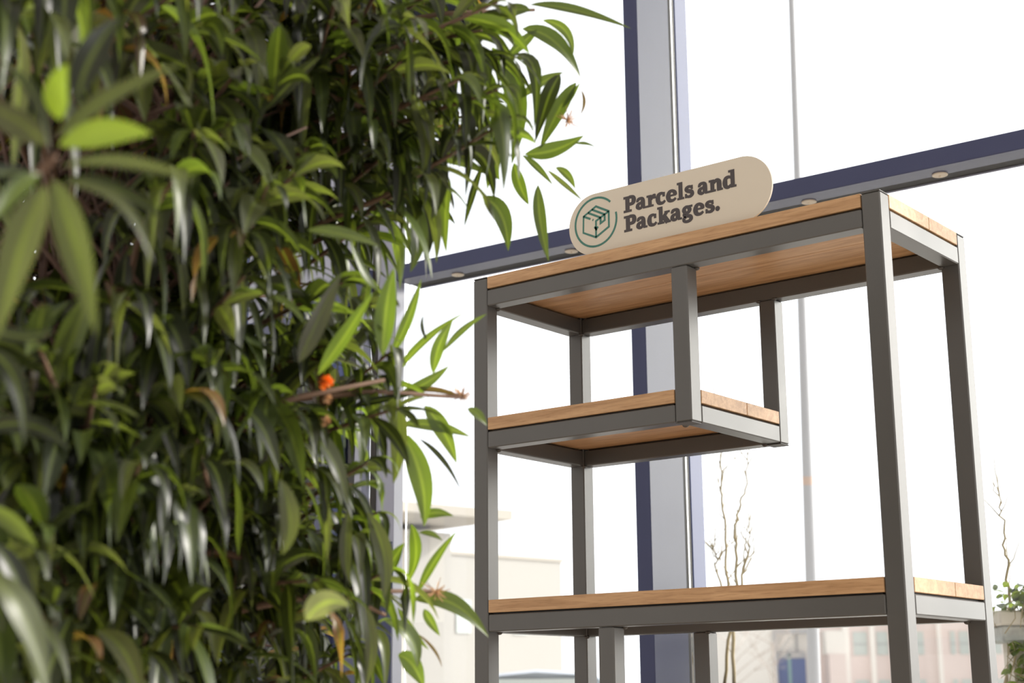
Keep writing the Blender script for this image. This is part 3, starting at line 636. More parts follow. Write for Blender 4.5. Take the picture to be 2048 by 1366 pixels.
 ([1.008, -1.881, 1.945], [1.065, -1.835, 2.031], [1.088, -1.769, 2.138]),
 ([0.888, -2.05, 1.866], [0.848, -2.071, 1.918], [0.745, -2.095, 1.988]),
 ([0.997, -2.077, 1.916], [0.95, -2.109, 1.986], [0.898, -2.098, 2.076]),
 ([1.079, -1.966, 1.822], [1.076, -1.963, 1.893], [1.069, -1.917, 1.982]),
 ([0.843, -2.029, 1.707], [0.879, -2.01, 1.828], [0.859, -1.989, 1.967]),
 ([0.961, -2.01, 1.985], [1.001, -1.989, 2.11], [0.995, -1.959, 2.258]),
 ([0.877, -1.986, 1.539], [0.878, -1.994, 1.658], [0.862, -1.968, 1.791]),
 ([0.779, -2.121, 1.948], [0.789, -2.105, 2.008], [0.784, -2.053, 2.087]),
 ([0.649, -1.717, 1.241], [0.601, -1.758, 1.338], [0.511, -1.782, 1.443]),
 ([0.741, -2.004, 1.086], [0.722, -2.01, 1.139], [0.664, -1.994, 1.197]),
 ([0.867, -1.779, 1.65], [0.835, -1.799, 1.72], [0.761, -1.804, 1.804]),
 ([0.998, -2.105, 1.856], [0.946, -2.136, 1.91], [0.853, -2.153, 1.983]),
 ([0.971, -2.105, 1.728], [0.95, -2.118, 1.804], [0.873, -2.129, 1.898]),
 ([0.899, -1.944, 1.551], [0.915, -1.934, 1.649], [0.925, -1.881, 1.762]),
 ([0.771, -2.04, 1.697], [0.701, -2.093, 1.779], [0.593, -2.13, 1.876]),
 ([0.803, -1.876, 1.793], [0.811, -1.866, 1.87], [0.805, -1.821, 1.963]),
 ([0.757, -1.778, 1.757], [0.727, -1.81, 1.874], [0.669, -1.818, 2.008]),
 ([0.775, -1.984, 1.613], [0.743, -1.995, 1.654], [0.668, -1.992, 1.706]),
 ([1.037, -1.959, 1.548], [0.982, -2.004, 1.641], [0.922, -2.005, 1.748]),
 ([0.61, -1.959, 1.906], [0.611, -1.953, 1.976], [0.588, -1.918, 2.064]),
 ([0.905, -2.13, 1.664], [0.939, -2.086, 1.695], [0.925, -2.032, 1.739]),
 ([0.606, -1.862, 1.326], [0.624, -1.843, 1.399], [0.612, -1.799, 1.48]),
 ([0.719, -1.921, 1.551], [0.731, -1.899, 1.597], [0.718, -1.848, 1.654]),
 ([0.833, -1.769, 1.87], [0.833, -1.783, 2.005], [0.794, -1.781, 2.16]),
 ([0.902, -2.117, 1.919], [0.901, -2.113, 1.988], [0.852, -2.099, 2.077]),
 ([0.979, -1.971, 1.553], [0.95, -1.992, 1.633], [0.866, -2.008, 1.727]),
 ([1.006, -1.9, 1.692], [1.038, -1.863, 1.741], [1.042, -1.8, 1.804]),
 ([0.943, -1.84, 1.758], [0.974, -1.814, 1.842], [0.953, -1.782, 1.944]),
 ([0.823, -2.028, 1.37], [0.889, -1.973, 1.451], [0.903, -1.911, 1.544]),
 ([1.191, -2.013, 1.998], [1.136, -2.058, 2.089], [1.027, -2.1, 2.204]),
 ([0.932, -2.171, 1.98], [0.877, -2.214, 2.064], [0.796, -2.231, 2.171]),
 ([1.04, -1.901, 1.616], [1.071, -1.856, 1.636], [1.056, -1.799, 1.669]),
 ([1.044, -2.016, 1.784], [0.996, -2.05, 1.858], [0.944, -2.04, 1.949]),
 ([1.09, -1.91, 1.606], [1.038, -1.944, 1.671], [0.958, -1.953, 1.749]),
 ([0.928, -2.156, 1.959], [0.957, -2.128, 2.031], [0.964, -2.072, 2.123]),
 ([0.67, -1.797, 1.423], [0.625, -1.842, 1.54], [0.529, -1.878, 1.67]),
 ([0.815, -2.04, 1.967], [0.77, -2.062, 2.008], [0.697, -2.059, 2.066]),
 ([0.908, -1.99, 2.104], [0.948, -1.959, 2.198], [0.957, -1.907, 2.314]),
 ([0.868, -1.836, 1.087], [0.894, -1.808, 1.149], [0.894, -1.749, 1.216]),
 ([0.867, -1.746, 1.977], [0.84, -1.761, 2.047], [0.818, -1.727, 2.135]),
 ([0.923, -1.936, 1.431], [0.93, -1.926, 1.503], [0.923, -1.877, 1.586]),
 ([0.578, -1.887, 1.15], [0.595, -1.856, 1.176], [0.589, -1.791, 1.206]),
 ([0.847, -1.894, 1.977], [0.881, -1.847, 2.002], [0.864, -1.795, 2.044]),
 ([0.751, -1.862, 1.612], [0.706, -1.9, 1.706], [0.636, -1.91, 1.814]),
 ([0.982, -1.958, 1.804], [1.013, -1.936, 1.902], [1.007, -1.896, 2.018]),
 ([0.879, -1.953, 1.782], [0.847, -1.987, 1.897], [0.769, -2.01, 2.031]),
 ([0.886, -1.982, 1.992], [0.822, -2.036, 2.094], [0.722, -2.073, 2.217]),
 ([0.83, -1.903, 1.458], [0.778, -1.945, 1.552], [0.683, -1.974, 1.659]),
 ([0.742, -1.671, 1.1], [0.691, -1.699, 1.149], [0.585, -1.721, 1.203]),
 ([0.674, -2.015, 2.023], [0.621, -2.05, 2.087], [0.532, -2.066, 2.169]),
 ([0.877, -2.0, 1.89], [0.942, -1.933, 1.927], [0.981, -1.839, 1.981]),
 ([0.975, -1.925, 2.027], [0.993, -1.907, 2.101], [0.999, -1.852, 2.195]),
 ([0.815, -1.993, 1.916], [0.748, -2.033, 1.959], [0.674, -2.03, 2.018]),
 ([0.678, -1.993, 2.015], [0.643, -2.017, 2.09], [0.601, -2.0, 2.184]),
 ([0.814, -1.843, 1.492], [0.805, -1.858, 1.608], [0.773, -1.843, 1.738]),
 ([0.774, -2.105, 1.899], [0.802, -2.076, 1.963], [0.789, -2.033, 2.045]),
 ([1.06, -1.979, 1.855], [1.102, -1.954, 1.971], [1.089, -1.927, 2.109]),
 ([0.836, -1.842, 1.79], [0.812, -1.851, 1.849], [0.765, -1.832, 1.922]),
 ([0.812, -1.903, 1.646], [0.826, -1.878, 1.688], [0.811, -1.828, 1.743]),
 ([0.802, -1.904, 1.355], [0.808, -1.909, 1.474], [0.783, -1.89, 1.606]),
 ([0.928, -1.965, 1.192], [0.961, -1.93, 1.25], [0.953, -1.877, 1.315]),
 ([0.997, -2.029, 1.653], [0.964, -2.044, 1.702], [0.879, -2.052, 1.766]),
 ([0.668, -1.998, 1.736], [0.676, -1.982, 1.791], [0.637, -1.955, 1.862]),
 ([0.685, -1.839, 1.808], [0.689, -1.842, 1.914], [0.64, -1.839, 2.039]),
 ([0.842, -1.779, 2.005], [0.833, -1.776, 2.062], [0.81, -1.738, 2.137]),
 ([0.812, -2.043, 1.973], [0.861, -1.997, 2.033], [0.884, -1.923, 2.113]),
 ([0.79, -2.091, 1.628], [0.84, -2.049, 1.709], [0.877, -1.97, 1.804]),
 ([0.716, -2.066, 1.923], [0.711, -2.072, 2.017], [0.681, -2.052, 2.131]),
 ([0.98, -1.904, 1.606], [0.982, -1.892, 1.658], [0.952, -1.856, 1.724]),
 ([0.921, -2.051, 1.902], [0.892, -2.079, 2.008], [0.818, -2.097, 2.135]),
 ([0.843, -1.811, 1.921], [0.882, -1.767, 1.966], [0.923, -1.674, 2.027]),
 ([0.852, -2.004, 2.094], [0.865, -1.979, 2.134], [0.868, -1.915, 2.192]),
 ([0.913, -1.798, 1.707], [0.917, -1.801, 1.815], [0.904, -1.77, 1.94]),
 ([0.869, -2.067, 1.481], [0.886, -2.037, 1.512], [0.894, -1.964, 1.554]),
 ([0.747, -1.712, 1.383], [0.773, -1.685, 1.449], [0.757, -1.641, 1.524]),
 ([0.82, -2.075, 1.717], [0.734, -2.138, 1.789], [0.627, -2.171, 1.877]),
 ([0.941, -1.983, 1.788], [0.891, -2.026, 1.886], [0.787, -2.065, 2.002]),
 ([0.768, -2.031, 1.584], [0.757, -2.029, 1.636], [0.704, -2.012, 1.701]),
 ([0.84, -2.084, 2.042], [0.848, -2.085, 2.154], [0.813, -2.075, 2.289]),
 ([0.553, -1.904, 1.57], [0.643, -1.826, 1.636], [0.701, -1.725, 1.713]),
 ([0.921, -2.084, 1.665], [0.931, -2.085, 1.783], [0.91, -2.064, 1.919]),
 ([1.039, -1.934, 1.789], [1.009, -1.945, 1.834], [0.923, -1.953, 1.895]),
 ([0.79, -1.732, 1.672], [0.712, -1.787, 1.737], [0.61, -1.812, 1.815]),
 ([1.106, -1.965, 2.029], [1.093, -1.974, 2.114], [1.037, -1.972, 2.222]),
 ([0.923, -2.147, 1.884], [0.864, -2.186, 1.947], [0.766, -2.21, 2.029]),
 ([1.077, -2.0, 1.804], [1.02, -2.035, 1.859], [0.921, -2.057, 1.931]),
 ([0.883, -2.138, 1.868], [0.858, -2.162, 1.969], [0.819, -2.15, 2.09]),
 ([1.075, -1.921, 1.625], [1.108, -1.883, 1.675], [1.138, -1.8, 1.738]),
]
ORANGE = [[1.24, -1.811, 1.431], [1.238, -1.805, 1.407], [1.23, -1.802, 1.378]]
DRIED = [[1.167, -1.424, 1.48], [1.085, -1.395, 1.164], [1.276, -1.265, 1.986]]
STEM_A = [[-1.191, 3.324, 1.047], [-1.124, 3.29, 1.337], [-1.097, 3.248, 1.551], [-1.088, 3.224, 1.743], [-1.084, 3.208, 1.937], [-1.056, 3.139, 2.026], [-1.028, 3.118, 2.169], [-1.023, 3.066, 2.359], [-1.01, 2.976, 2.692]]
STEM_B = [[-1.1, 3.265, 1.046], [-1.066, 3.207, 1.332], [-1.024, 3.184, 1.52], [-0.992, 3.16, 1.684], [-0.992, 3.151, 1.803], [-0.949, 3.132, 1.894], [-0.919, 3.134, 1.965], [-0.894, 3.12, 2.082], [-0.868, 3.112, 2.175]]
STEM_C = [[-1.173, 3.345, 1.462], [-1.186, 3.284, 1.631], [-1.185, 3.256, 1.727]]
STEM_D = [[-1.02, 3.201, 1.473], [-0.962, 3.192, 1.66], [-0.921, 3.185, 1.789]]
STEM_E = [[0.347, 2.976, 1.029], [0.391, 2.95, 1.232], [0.412, 2.919, 1.392], [0.427, 2.896, 1.512], [0.431, 2.875, 1.592], [0.439, 2.852, 1.691], [0.439, 2.831, 1.761], [0.431, 2.796, 1.855]]
POLE = [[-3.031, 7.747, 1.101], [-2.919, 7.591, 1.923], [-2.883, 7.489, 2.36], [-2.376, 6.718, 6.296], [-2.263, 6.58, 7.057]]
IVY = [[0.427, 2.946, 1.342], [0.401, 2.976, 1.172], [0.381, 3.0, 1.04]]

# ------------------------------------------------------------------ ground and floor
o = MB().box(-4.0, -6.5, -.06, 6.0, 1.62, 0).build('floor', M_FLOOR); tag(o, 'pale floor of the hall', kind='structure')
o = MB().box(-4.0, -6.5, 5.2, 6.0, 1.62, 5.32).build('shade_ceiling', M_WHITE); tag(o, 'unseen white slab over the hall, added to darken the shrub', kind='structure')  # out of view, added to cut light on the shrub from above
o = MB().box(-140, 1.62, -.20, 60, 160, -.10).build('ground', M_GROUND); tag(o, 'paved ground outside the windows', kind='structure')

# ------------------------------------------------------------------ glazed wall (turned 2.7 degrees to the shelf)
TH = .047
wall = empty('wall_back', (-.063, 1.35, 0), TH); tag(wall, 'glazed wall of dark blue posts and a crossbeam behind the shelf', kind='structure')
# local x runs along the wall, y outwards (0 = room face of the posts)
def mullion(x0, x1, name='mullion'):
    m = MB().box(x0, 0, 0, x1, .250, 5.2, .003)
    o = m.build(name, M_BLUE, wall)
    MB().box(x0+.006, .250, 0, x1-.004, .303, 5.2).build('gasket', M_BLACK, o)
    MB().box(x0, .303, 0, x1, .402, 5.2, .003).build('outer_cap', M_BLUE, o)
    return o
mullion(-.285, -.222)
mullion(2.35, 2.413)
def transom(x0, x1):
    m = MB().box(x0, 0, 2.722, x1, .093, 2.788, .002)
    o = m.build('transom', M_BLUE, wall)
    MB().box(x0, .093, 2.726, x1, .160, 2.786).build('recessed_strip', M_BLACK, o)
    MB().box(x0, .160, 2.721, x1, .166, 2.786).build('drip_edge', M_PALE, o)
    return o
discs = [-1.170, -.600, -.090, .424, .909, 1.42, 1.93]
for (x0, x1) in ((-1.439, -.285), (-.222, 2.35)):
    tr = transom(x0, x1)
    for s in discs:
        if x0 < s-.03 and s+.03 < x1:
            d = MB().lathe([(.0245, 0), (.0265, .001), (.0265, .0045), (.004, .0050), (.0035, .011), (.001, .014)][:3], s, .0810, 2.7170, 28)
            d2 = MB().lathe([(.003, -.006), (.004, 0)], s, .0810, 2.7170, 10)
            base = len(d.v); d.v += d2.v; d.f += [tuple(i+base for i in f) for f in d2.f]
            d.build('cover_disc', M_DISC, tr)
cp = MB().box(-1.564, 0, 0, -1.439, .06, 5.2, .002).build('corner_post', M_PALE, wall)
MB().box(-1.566, -.004, 0, -1.534, 0, 5.2).build('gasket', M_BLACK, cp)
MB().box(-1.533, -.006, 0, -1.44, 0, 1.62).build('lower_cladding', M_BLUE, cp)
gw = (( -1.439, -.285, 0, 2.738), (-1.439, -.285, 2.787, 5.2), (-.222, 2.35, 0, 2.738), (-.222, 2.35, 2.787, 5.2))
for i, (x0, x1, z0, z1) in enumerate(gw):
    o = MB().box(x0-(.16 if i < 2 else 0), .270, z0, x1, .276, z1).build('window_%d' % (i+1), M_GLASS)
    o.location = wall.location; o.rotation_euler = wall.rotation_euler
    tag(o, ['clear pane left of the blue post, under the crossbeam', 'clear pane left of the blue post, above the crossbeam',
            'clear pane right of the blue post, under the crossbeam', 'clear pane right of the blue post, above the crossbeam'][i], kind='structure')

# return wall beyond the corner post, behind the shrub
rx = -.063-1.564*math.cos(TH); ry = 1.35-1.564*math.sin(TH)
ret = empty('wall_left', (rx, ry, 0), math.pi-math.radians(16.7)); tag(ret, 'blue framed return wall behind the shrub', kind='structure')
# local x runs away from the corner, local -y faces outwards after the turn
MB().box(.0, -.06, 2.787, 1.25, 0, 5.2).build('upper_panel', M_PALE, ret)
MB().box(.0, -.10, 2.69, 3.2, .03, 2.787).build('beam', M_BLUE, ret)
MB().box(.34, -.12, 0, .46, .02, 2.69).build('jamb', M_BLUE, ret)
MB().box(.0, -.05, 0, .34, -.01, 1.32).build('lower_panel', M_BLUE, ret)
MB().box(.46, -.05, 0, 1.5, -.01, 1.10).build('lower_panel', M_BLUE, ret)
MB().box(1.5, -.12, 0, 1.62, .02, 5.2).build('jamb', M_BLUE, ret)
MB().box(.10, -.05, 1.32, .16, -.01, 2.69).build('jamb', M_PALE, ret)
for i, (x0, x1, z0, z1) in enumerate(((.16, .34, 1.32, 2.69), (.46, 1.5, 1.10, 2.69))):
    o = MB().box(x0, -.034, z0, x1, -.028, z1).build('window_%d' % (i+5), M_GLASS)
    o.location = ret.location; o.rotation_euler = ret.rotation_euler
    tag(o, ['narrow pane of the return wall beside the corner post', 'wide pane of the return wall behind the shrub'][i], kind='structure')

# ------------------------------------------------------------------ shelf unit
T = .050; WID = 1.2835; DEP = .516; RH = .047; GAP = .005; WH = .035
ZT, ZM, ZL, ZB = 2.100, 1.684, 1.171, .20
XM, XLO = .7305, .472
TOP = ZT+RH+GAP+WH
shelf = empty('display_shelf'); tag(shelf, 'tall open shelving rack of square anthracite steel tube with oak plank shelves', 'shelf')
E = .0006
def post(x, y, z0, z1, name='post', cap_top=False, cap_low=False):
    o = MB().box(x, y, z0, x+T, y+T, z1, .0030).build(name, M_METAL, shelf)
    if cap_top: MB().box(x+.0008, y+.0008, z1+.0006, x+T-.0008, y+T-.0008, z1+.0040, .001).build('end_cap', M_CAP, o)
    if cap_low: MB().box(x+.0008, y+.0008, z0-.0040, x+T-.0008, y+T-.0008, z0-.0006, .001).build('end_cap', M_CAP, o)
    return o
for x in (0, WID-T):
    for y in (0, DEP-T):
        post(x, y, .006, TOP-.003, 'post', cap_top=True, cap_low=True)
for y in (0, DEP-T):
    post(XM-T, y, ZM, ZT-E, 'hanging_post', cap_low=True)
    post(XLO-T, y, ZB+RH+GAP+WH, ZL-E, 'lower_post')
def rails(z, x1, levels_side):
    G = .0012
    for y in (0, DEP-T):
        MB().box(T+G, y, z, x1-T-G, y+T, z+RH, .0028).build('long_rail', M_METAL, shelf)
    for x in ((0, x1-T) if levels_side else (0,)):
        MB().box(x, T+G, z, x+T, DEP-T-G, z+RH, .0028).build('side_rail', M_METAL, shelf)
rails(ZT, WID, True); rails(ZM, XM, True); rails(ZL, WID, True); rails(ZB, WID, True)
def boards(z, x1):
    g = .0018; ys = .286; c = T+g
    z0 = z+RH+GAP; z1 = z0+WH
    front = [(c, .0), (x1-c, .0), (x1-c, c), (x1, c), (x1, ys-.001), (0, ys-.001), (0, c), (c, c)]
    back = [(0, ys+.001), (x1, ys+.001), (x1, DEP-c), (x1-c, DEP-c), (x1-c, DEP), (c, DEP), (c, DEP-c), (0, DEP-c)]
    for q, P in enumerate((front, back)):
        o = MB().prism(P, z0, z1, .0012).build('shelf_board', M_WOOD, shelf)
    # packing strips that lift the boards off the steel
    for y in (T*.5, DEP-T*.5):
        MB().box(c+.01, y-.012, z+RH-.0002, x1-c-.01, y+.012, z0+.0002).build('packing_strip', M_BLACK, shelf)
    for x in (.025, x1-.025):
        MB().box(x-.012, T+.01, z+RH-.0002, x+.012, DEP-T-.01, z0+.0002).build('packing_strip', M_BLACK, shelf)
for z, x1 in ((ZT, WID), (ZM, XM), (ZL, WID), (ZB, WID)): boards(z, x1)
def weld(x, y, z, r=.009):
    m = MB(); n = 8; pr = []
    for k in range(5):
        a = math.pi/2*k/4; pr.append((r*math.cos(a)+.0005, -r*math.sin(a)*.8))
    m.lathe(pr[::-1], x, y, z, n); m.build('weld', M_WELD, shelf, True)
for z, x1 in ((ZT, WID), (ZM, XM), (ZL, WID)):
    for (x, y) in ((T, T), (T, DEP-T), (x1-T, T), (x1-T, DEP-T)):
        weld(x, y, z)
for y in (T, DEP-T): weld(XM, y, ZT, .008); weld(XM-T, y, ZT, .008); weld(XLO, y, ZL, .008)

# ------------------------------------------------------------------ sign on the top shelf
SX0, SX1, SZ0, SR = .338, .984, TOP+.0005, .0885
sign = empty('sign', ((SX0+SX1)/2, .0175, SZ0)); tag(sign, 'beige pill-shaped sign reading Parcels and Packages on top of the shelving rack', 'sign')
def pill(x0, x1, z0, r, n=28):
    P = []
    for k in range(n+1):
        a = -math.pi/2+math.pi*k/n; P.append((x1-r+r*math.cos(a), z0+r+r*math.sin(a)))
    for k in range(n+1):
        a = math.pi/2+math.pi*k/n; P.append((x0+r+r*math.cos(a), z0+r+r*math.sin(a)))
    return P
def plate(P, y0, y1, m=None):
    """outline in x,z -> plate between y0 (front) and y1"""
    m = m or MB(); b = len(m.v); n = len(P)
    m.v += [(x, y0, z) for x, z in P]+[(x, y1, z) for x, z in P]
    m.f.append(tuple(b+i for i in range(n))); m.f.append(tuple(b+n+i for i in reversed(range(n))))
    for i in range(n):
        j = (i+1) % n; m.f.append((b+j, b+i, b+n+i, b+n+j))
    return m
hw = (SX1-SX0)/2
plate(pill(-hw, hw, 0, SR), 0, .006).build('board', M_SIGN, sign)
def stroke(m, pts, w, y0, y1, sub=6, closed=False, smooth=True):
    """ribbon of half-width w/2 along a smoothed x,z path; w may vary per point"""
    n = len(pts)
    if not isinstance(w, (list, tuple)): w = [w]*n
    Q = []
    if smooth and n > 2:
        rng = range(n if closed else n-1)
        for i in rng:
            g = (lambda k: k % n) if closed else (lambda k: max(0, min(n-1, k)))
            p0, p1, p2, p3 = (Vector(pts[g(i+k)]) for k in (-1, 0, 1, 2)); w1, w2 = w[g(i)], w[g(i+1)]
            for s in range(sub):
                t = s/sub
                q = .5*((2*p1)+(p2-p0)*t+(2*p0-5*p1+4*p2-p3)*t*t+(3*p1-p0-3*p2+p3)*t**3)
                Q.append((q, w1+(w2-w1)*t))
        if not closed: Q.append((Vector(pts[-1]), w[-1]))
    else:
        Q = [(Vector(p), ww) for p, ww in zip(pts, w)]
    L_, R_ = [], []
    k = len(Q)
    for i in range(k):
        a = Q[(i-1) % k][0] if closed else Q[max(0, i-1)][0]; c = Q[(i+1) % k][0] if closed else Q[min(k-1, i+1)][0]
        d = (c-a).normalized(); nn = Vector((-d.y, d.x)); h = Q[i][1]/2
        sc = 1.0
        if not smooth and 0 < i < k-1:
            e = (c-Q[i][0]).normalized(); sc = 1/max(.5, abs(nn.dot(Vector((-e.y, e.x)))))
        L_.append(Q[i][0]+nn*h*sc); R_.append(Q[i][0]-nn*h*sc)
    b = len(m.v)
    for i in range(k): m.v += [(L_[i].x, y0, L_[i].y), (R_[i].x, y0, R_[i].y), (L_[i].x, y1, L_[i].y), (R_[i].x, y1, R_[i].y)]
    for i in range(k if closed else k-1):
        j = (i+1) % k; A = b+4*i; B = b+4*j
        m.f += [(A+1, B+1, B, A), (A, B, B+2, A+2), (B+1, A+1, A+3, B+3)]
    if not closed:
        m.f.append((b, b+2, b+3, b+1)); A = b+4*(k-1); m.f.append((A, A+1, A+3, A+2))
    return m
INK0, INK1 = -.0006, .0
def rect(x0, z0, x1, z1): return ('r', (x0, z0, x1, z1))
def st(pts, w, **k): return ('s', pts, w, k)
G = {
 'P': (.79, [rect(.12, 0, .39, 1), rect(0, 0, .52, .15), rect(0, .85, .45, 1), st([(.36, .92), (.52, .915), (.64, .84), (.665, .69), (.62, .55), (.50, .485), (.36, .48)], [.155, .16, .22, .25, .22, .16, .15])]),
 'a': (.72, [st([(.12, .53), (.17, .635), (.32, .672), (.45, .61), (.475, .46), (.475, .08)], [.15, .16, .14, .2, .25, .25]), rect(.47, 0, .74, .13), st([(.46, .40), (.28, .385), (.14, .31), (.12, .18), (.22, .075), (.36, .095), (.46, .20)], [.12, .13, .19, .23, .15, .13, .12]), rect(.03, .48, .17, .60)]),
 'r': (.64, [rect(.10, 0, .35, .74), rect(0, 0, .48, .13), rect(0, .61, .3, .74), st([(.31, .43), (.38, .57), (.50, .645), (.60, .64)], [.14, .16, .18, .17]), rect(.46, .46, .64, .72)]),
 'c': (.66, [st([(.56, .58), (.46, .655), (.33, .675), (.19, .59), (.135, .37), (.19, .15), (.36, .07), (.50, .10), (.60, .20)], [.12, .13, .14, .21, .26, .22, .15, .13, .11]), rect(.44, .45, .60, .72)]),
 'e': (.70, [rect(.2, .335, .66, .45), st([(.585, .38), (.58, .52), (.50, .62), (.35, .675), (.20, .59), (.135, .37), (.19, .15), (.36, .07), (.52, .10), (.63, .19)], [.22, .21, .17, .14, .20, .26, .22, .15, .13, .11])]),
 'l': (.46, [rect(.1, 0, .36, 1.06), rect(0, 0, .46, .13), rect(0, .92, .3, 1.06)]),
 's': (.65, [st([(.53, .52), (.46, .63), (.32, .675), (.18, .62), (.14, .53), (.21, .44), (.36, .385), (.50, .31), (.53, .20), (.44, .10), (.30, .065), (.16, .11), (.09, .22)], [.1, .13, .13, .17, .2, .2, .21, .21, .2, .17, .13, .13, .1]), rect(.45, .48, .58, .73), rect(.04, .01, .17, .27)]),
 'n': (.92, [rect(.1, 0, .36, .74), rect(0, 0, .46, .13), rect(0, .61, .3, .74), st([(.33, .50), (.42, .61), (.55, .64), (.66, .56), (.685, .42), (.685, .06)], [.13, .16, .2, .25, .26, .26]), rect(.54, 0, .92, .13)]),
 'd': (.86, [rect(.5, 0, .76, 1.06), rect(.37, .92, .6, 1.06), rect(.6, 0, .86, .13), st([(.54, .60), (.38, .67), (.19, .60), (.135, .37), (.18, .15), (.34, .065), (.52, .16)], [.12, .14, .2, .26, .22, .15, .13])]),
 'k': (.88, [rect(.1, 0, .36, 1.06), rect(0, 0, .46, .13), rect(0, .92, .3, 1.06), st([(.33, .30), (.64, .66)], .17, smooth=False), rect(.48, .61, .84, .74), st([(.42, .44), (.70, .04)], .27, smooth=False), rect(.52, 0, .89, .13)]),
 'g': (.74, [st([(.32, .68), (.17, .60), (.14, .48), (.20, .37), (.32, .32), (.45, .37), (.50, .48), (.46, .60)], [.14, .19, .23, .18, .13, .18, .23, .19], closed=True), rect(.44, .62, .70, .75), st([(.20, .33), (.13, .23), (.20, .14), (.40, .12), (.56, .06), (.58, -.08), (.44, -.19), (.24, -.20), (.11, -.12), (.12, 0), (.26, .07)], [.12, .16, .15, .17, .19, .2, .15, .14, .16, .15, .12])]),
}
def word(chars, cap, z):
    m = MB(); INK1 = 0.0; INK0 = -.0006
    for ch, x0, x1 in chars:
        wd = x1-x0
        if ch == '.':
            r = wd/2
            plate([(x0+r+r*math.cos(a*math.pi/10), z+r*1.05+r*1.05*math.sin(a*math.pi/10)) for a in range(20)], INK0, INK1, m); continue
        nat, parts = G[ch]; k = wd/nat
        for p in parts:
            INK0 -= .00001
            if p[0] == 'r':
                a, b, c, d = p[1]; plate([(x0+a*k, z+b*cap), (x0+c*k, z+b*cap), (x0+c*k, z+d*cap), (x0+a*k, z+d*cap)], INK0, INK1, m)
            else:
                ww = p[2] if isinstance(p[2], (list, tuple)) else [p[2]]*len(p[1])
                stroke(m, [(x0+a*k, z+b*cap) for a, b in p[1]], [w*(k+cap)/2*1.16+.0006 for w in ww], INK0, INK1, **p[3])
    return m
cxs = (SX0+SX1)/2
def px2x(p): return .5245+(p-597)*(.365/1078.)*(1+.045*((p-597)/1078.-.5)*-1)-cxs
l1 = [('P', 597, 714), ('a', 715, 816), ('r', 818, 906), ('c', 906, 1002), ('e', 1005, 1106), ('l', 1110, 1176), ('s', 1178, 1270), ('a', 1305, 1410), ('n', 1412, 1543), ('d', 1545, 1672)]
l2 = [('P', 597, 714), ('a', 715, 816), ('c', 820, 914), ('k', 916, 1040), ('a', 1040, 1146), ('g', 1150, 1256), ('e', 1258, 1360), ('s', 1366, 1460), ('.', 1465, 1507)]
CAPH = .0460
for name, l, zz in (('lettering', l1, 2.2868), ('lettering', l2, 2.2316)):
    word([(c, px2x(a), px2x(b)) for c, a, b in l], CAPH, zz-SZ0).build(name, M_INK, sign)
ic = MB(); I0, I1 = -.0005, .0; lw = .0060
def I(x, z): return (x-cxs, z-SZ0)
cxr, czr, rr = .4300, 2.2812, .0700
ring = [(cxr-cxs+rr*math.cos(math.radians(a)), czr-SZ0+rr*math.sin(math.radians(a))) for a in [44+(373-44)*k/44 for k in range(45)]]
stroke(ic, ring, lw, I0, I1, sub=1)
A_, B_, C_, D_, E_, F_, G_ = [I(*p) for p in ((.3886, 2.3052), (.4316, 2.3265), (.4745, 2.3035), (.4740, 2.2590), (.4300, 2.2368), (.3868, 2.2580), (.4306, 2.2838))]
stroke(ic, [A_, B_, C_, D_, E_, F_], lw, I0, I1, closed=True, smooth=False)
stroke(ic, [I(.4120, 2.2935), A_], lw, I0, I1, smooth=False)
stroke(ic, [I(.4190, 2.2900), I(.4222, 2.2884)], lw, I0, I1, smooth=False)
stroke(ic, [C_, G_, E_], lw*.95, I0, I1, smooth=False)
def lerp(a, b, t): return (a[0]+(b[0]-a[0])*t, a[1]+(b[1]-a[1])*t)
for t in (.36, .68):
    stroke(ic, [lerp(A_, B_, t), lerp(G_, C_, t)], lw, I0, I1, smooth=False)
q1, q2 = lerp(G_, C_, .36), lerp(G_, C_, .68)
stroke(ic, [q1, (q1[0], q1[1]-.0165), (q2[0], q2[1]-.0165), q2], lw, I0, I1, smooth=False)
for dx, dz, rr_ in ((-.0035, -.018, .0035), (.0045, -.0195, .0036), (.001, -.0245, .0034), (-.001, -.0205, .004)):
    plate([(G_[0]+dx+rr_*math.cos(k*math.pi/6), G_[1]+dz+rr_*math.sin(k*math.pi/6)) for k in range(12)], I0, I1, ic)
ic.build('parcel_icon', M_TEAL, sign)

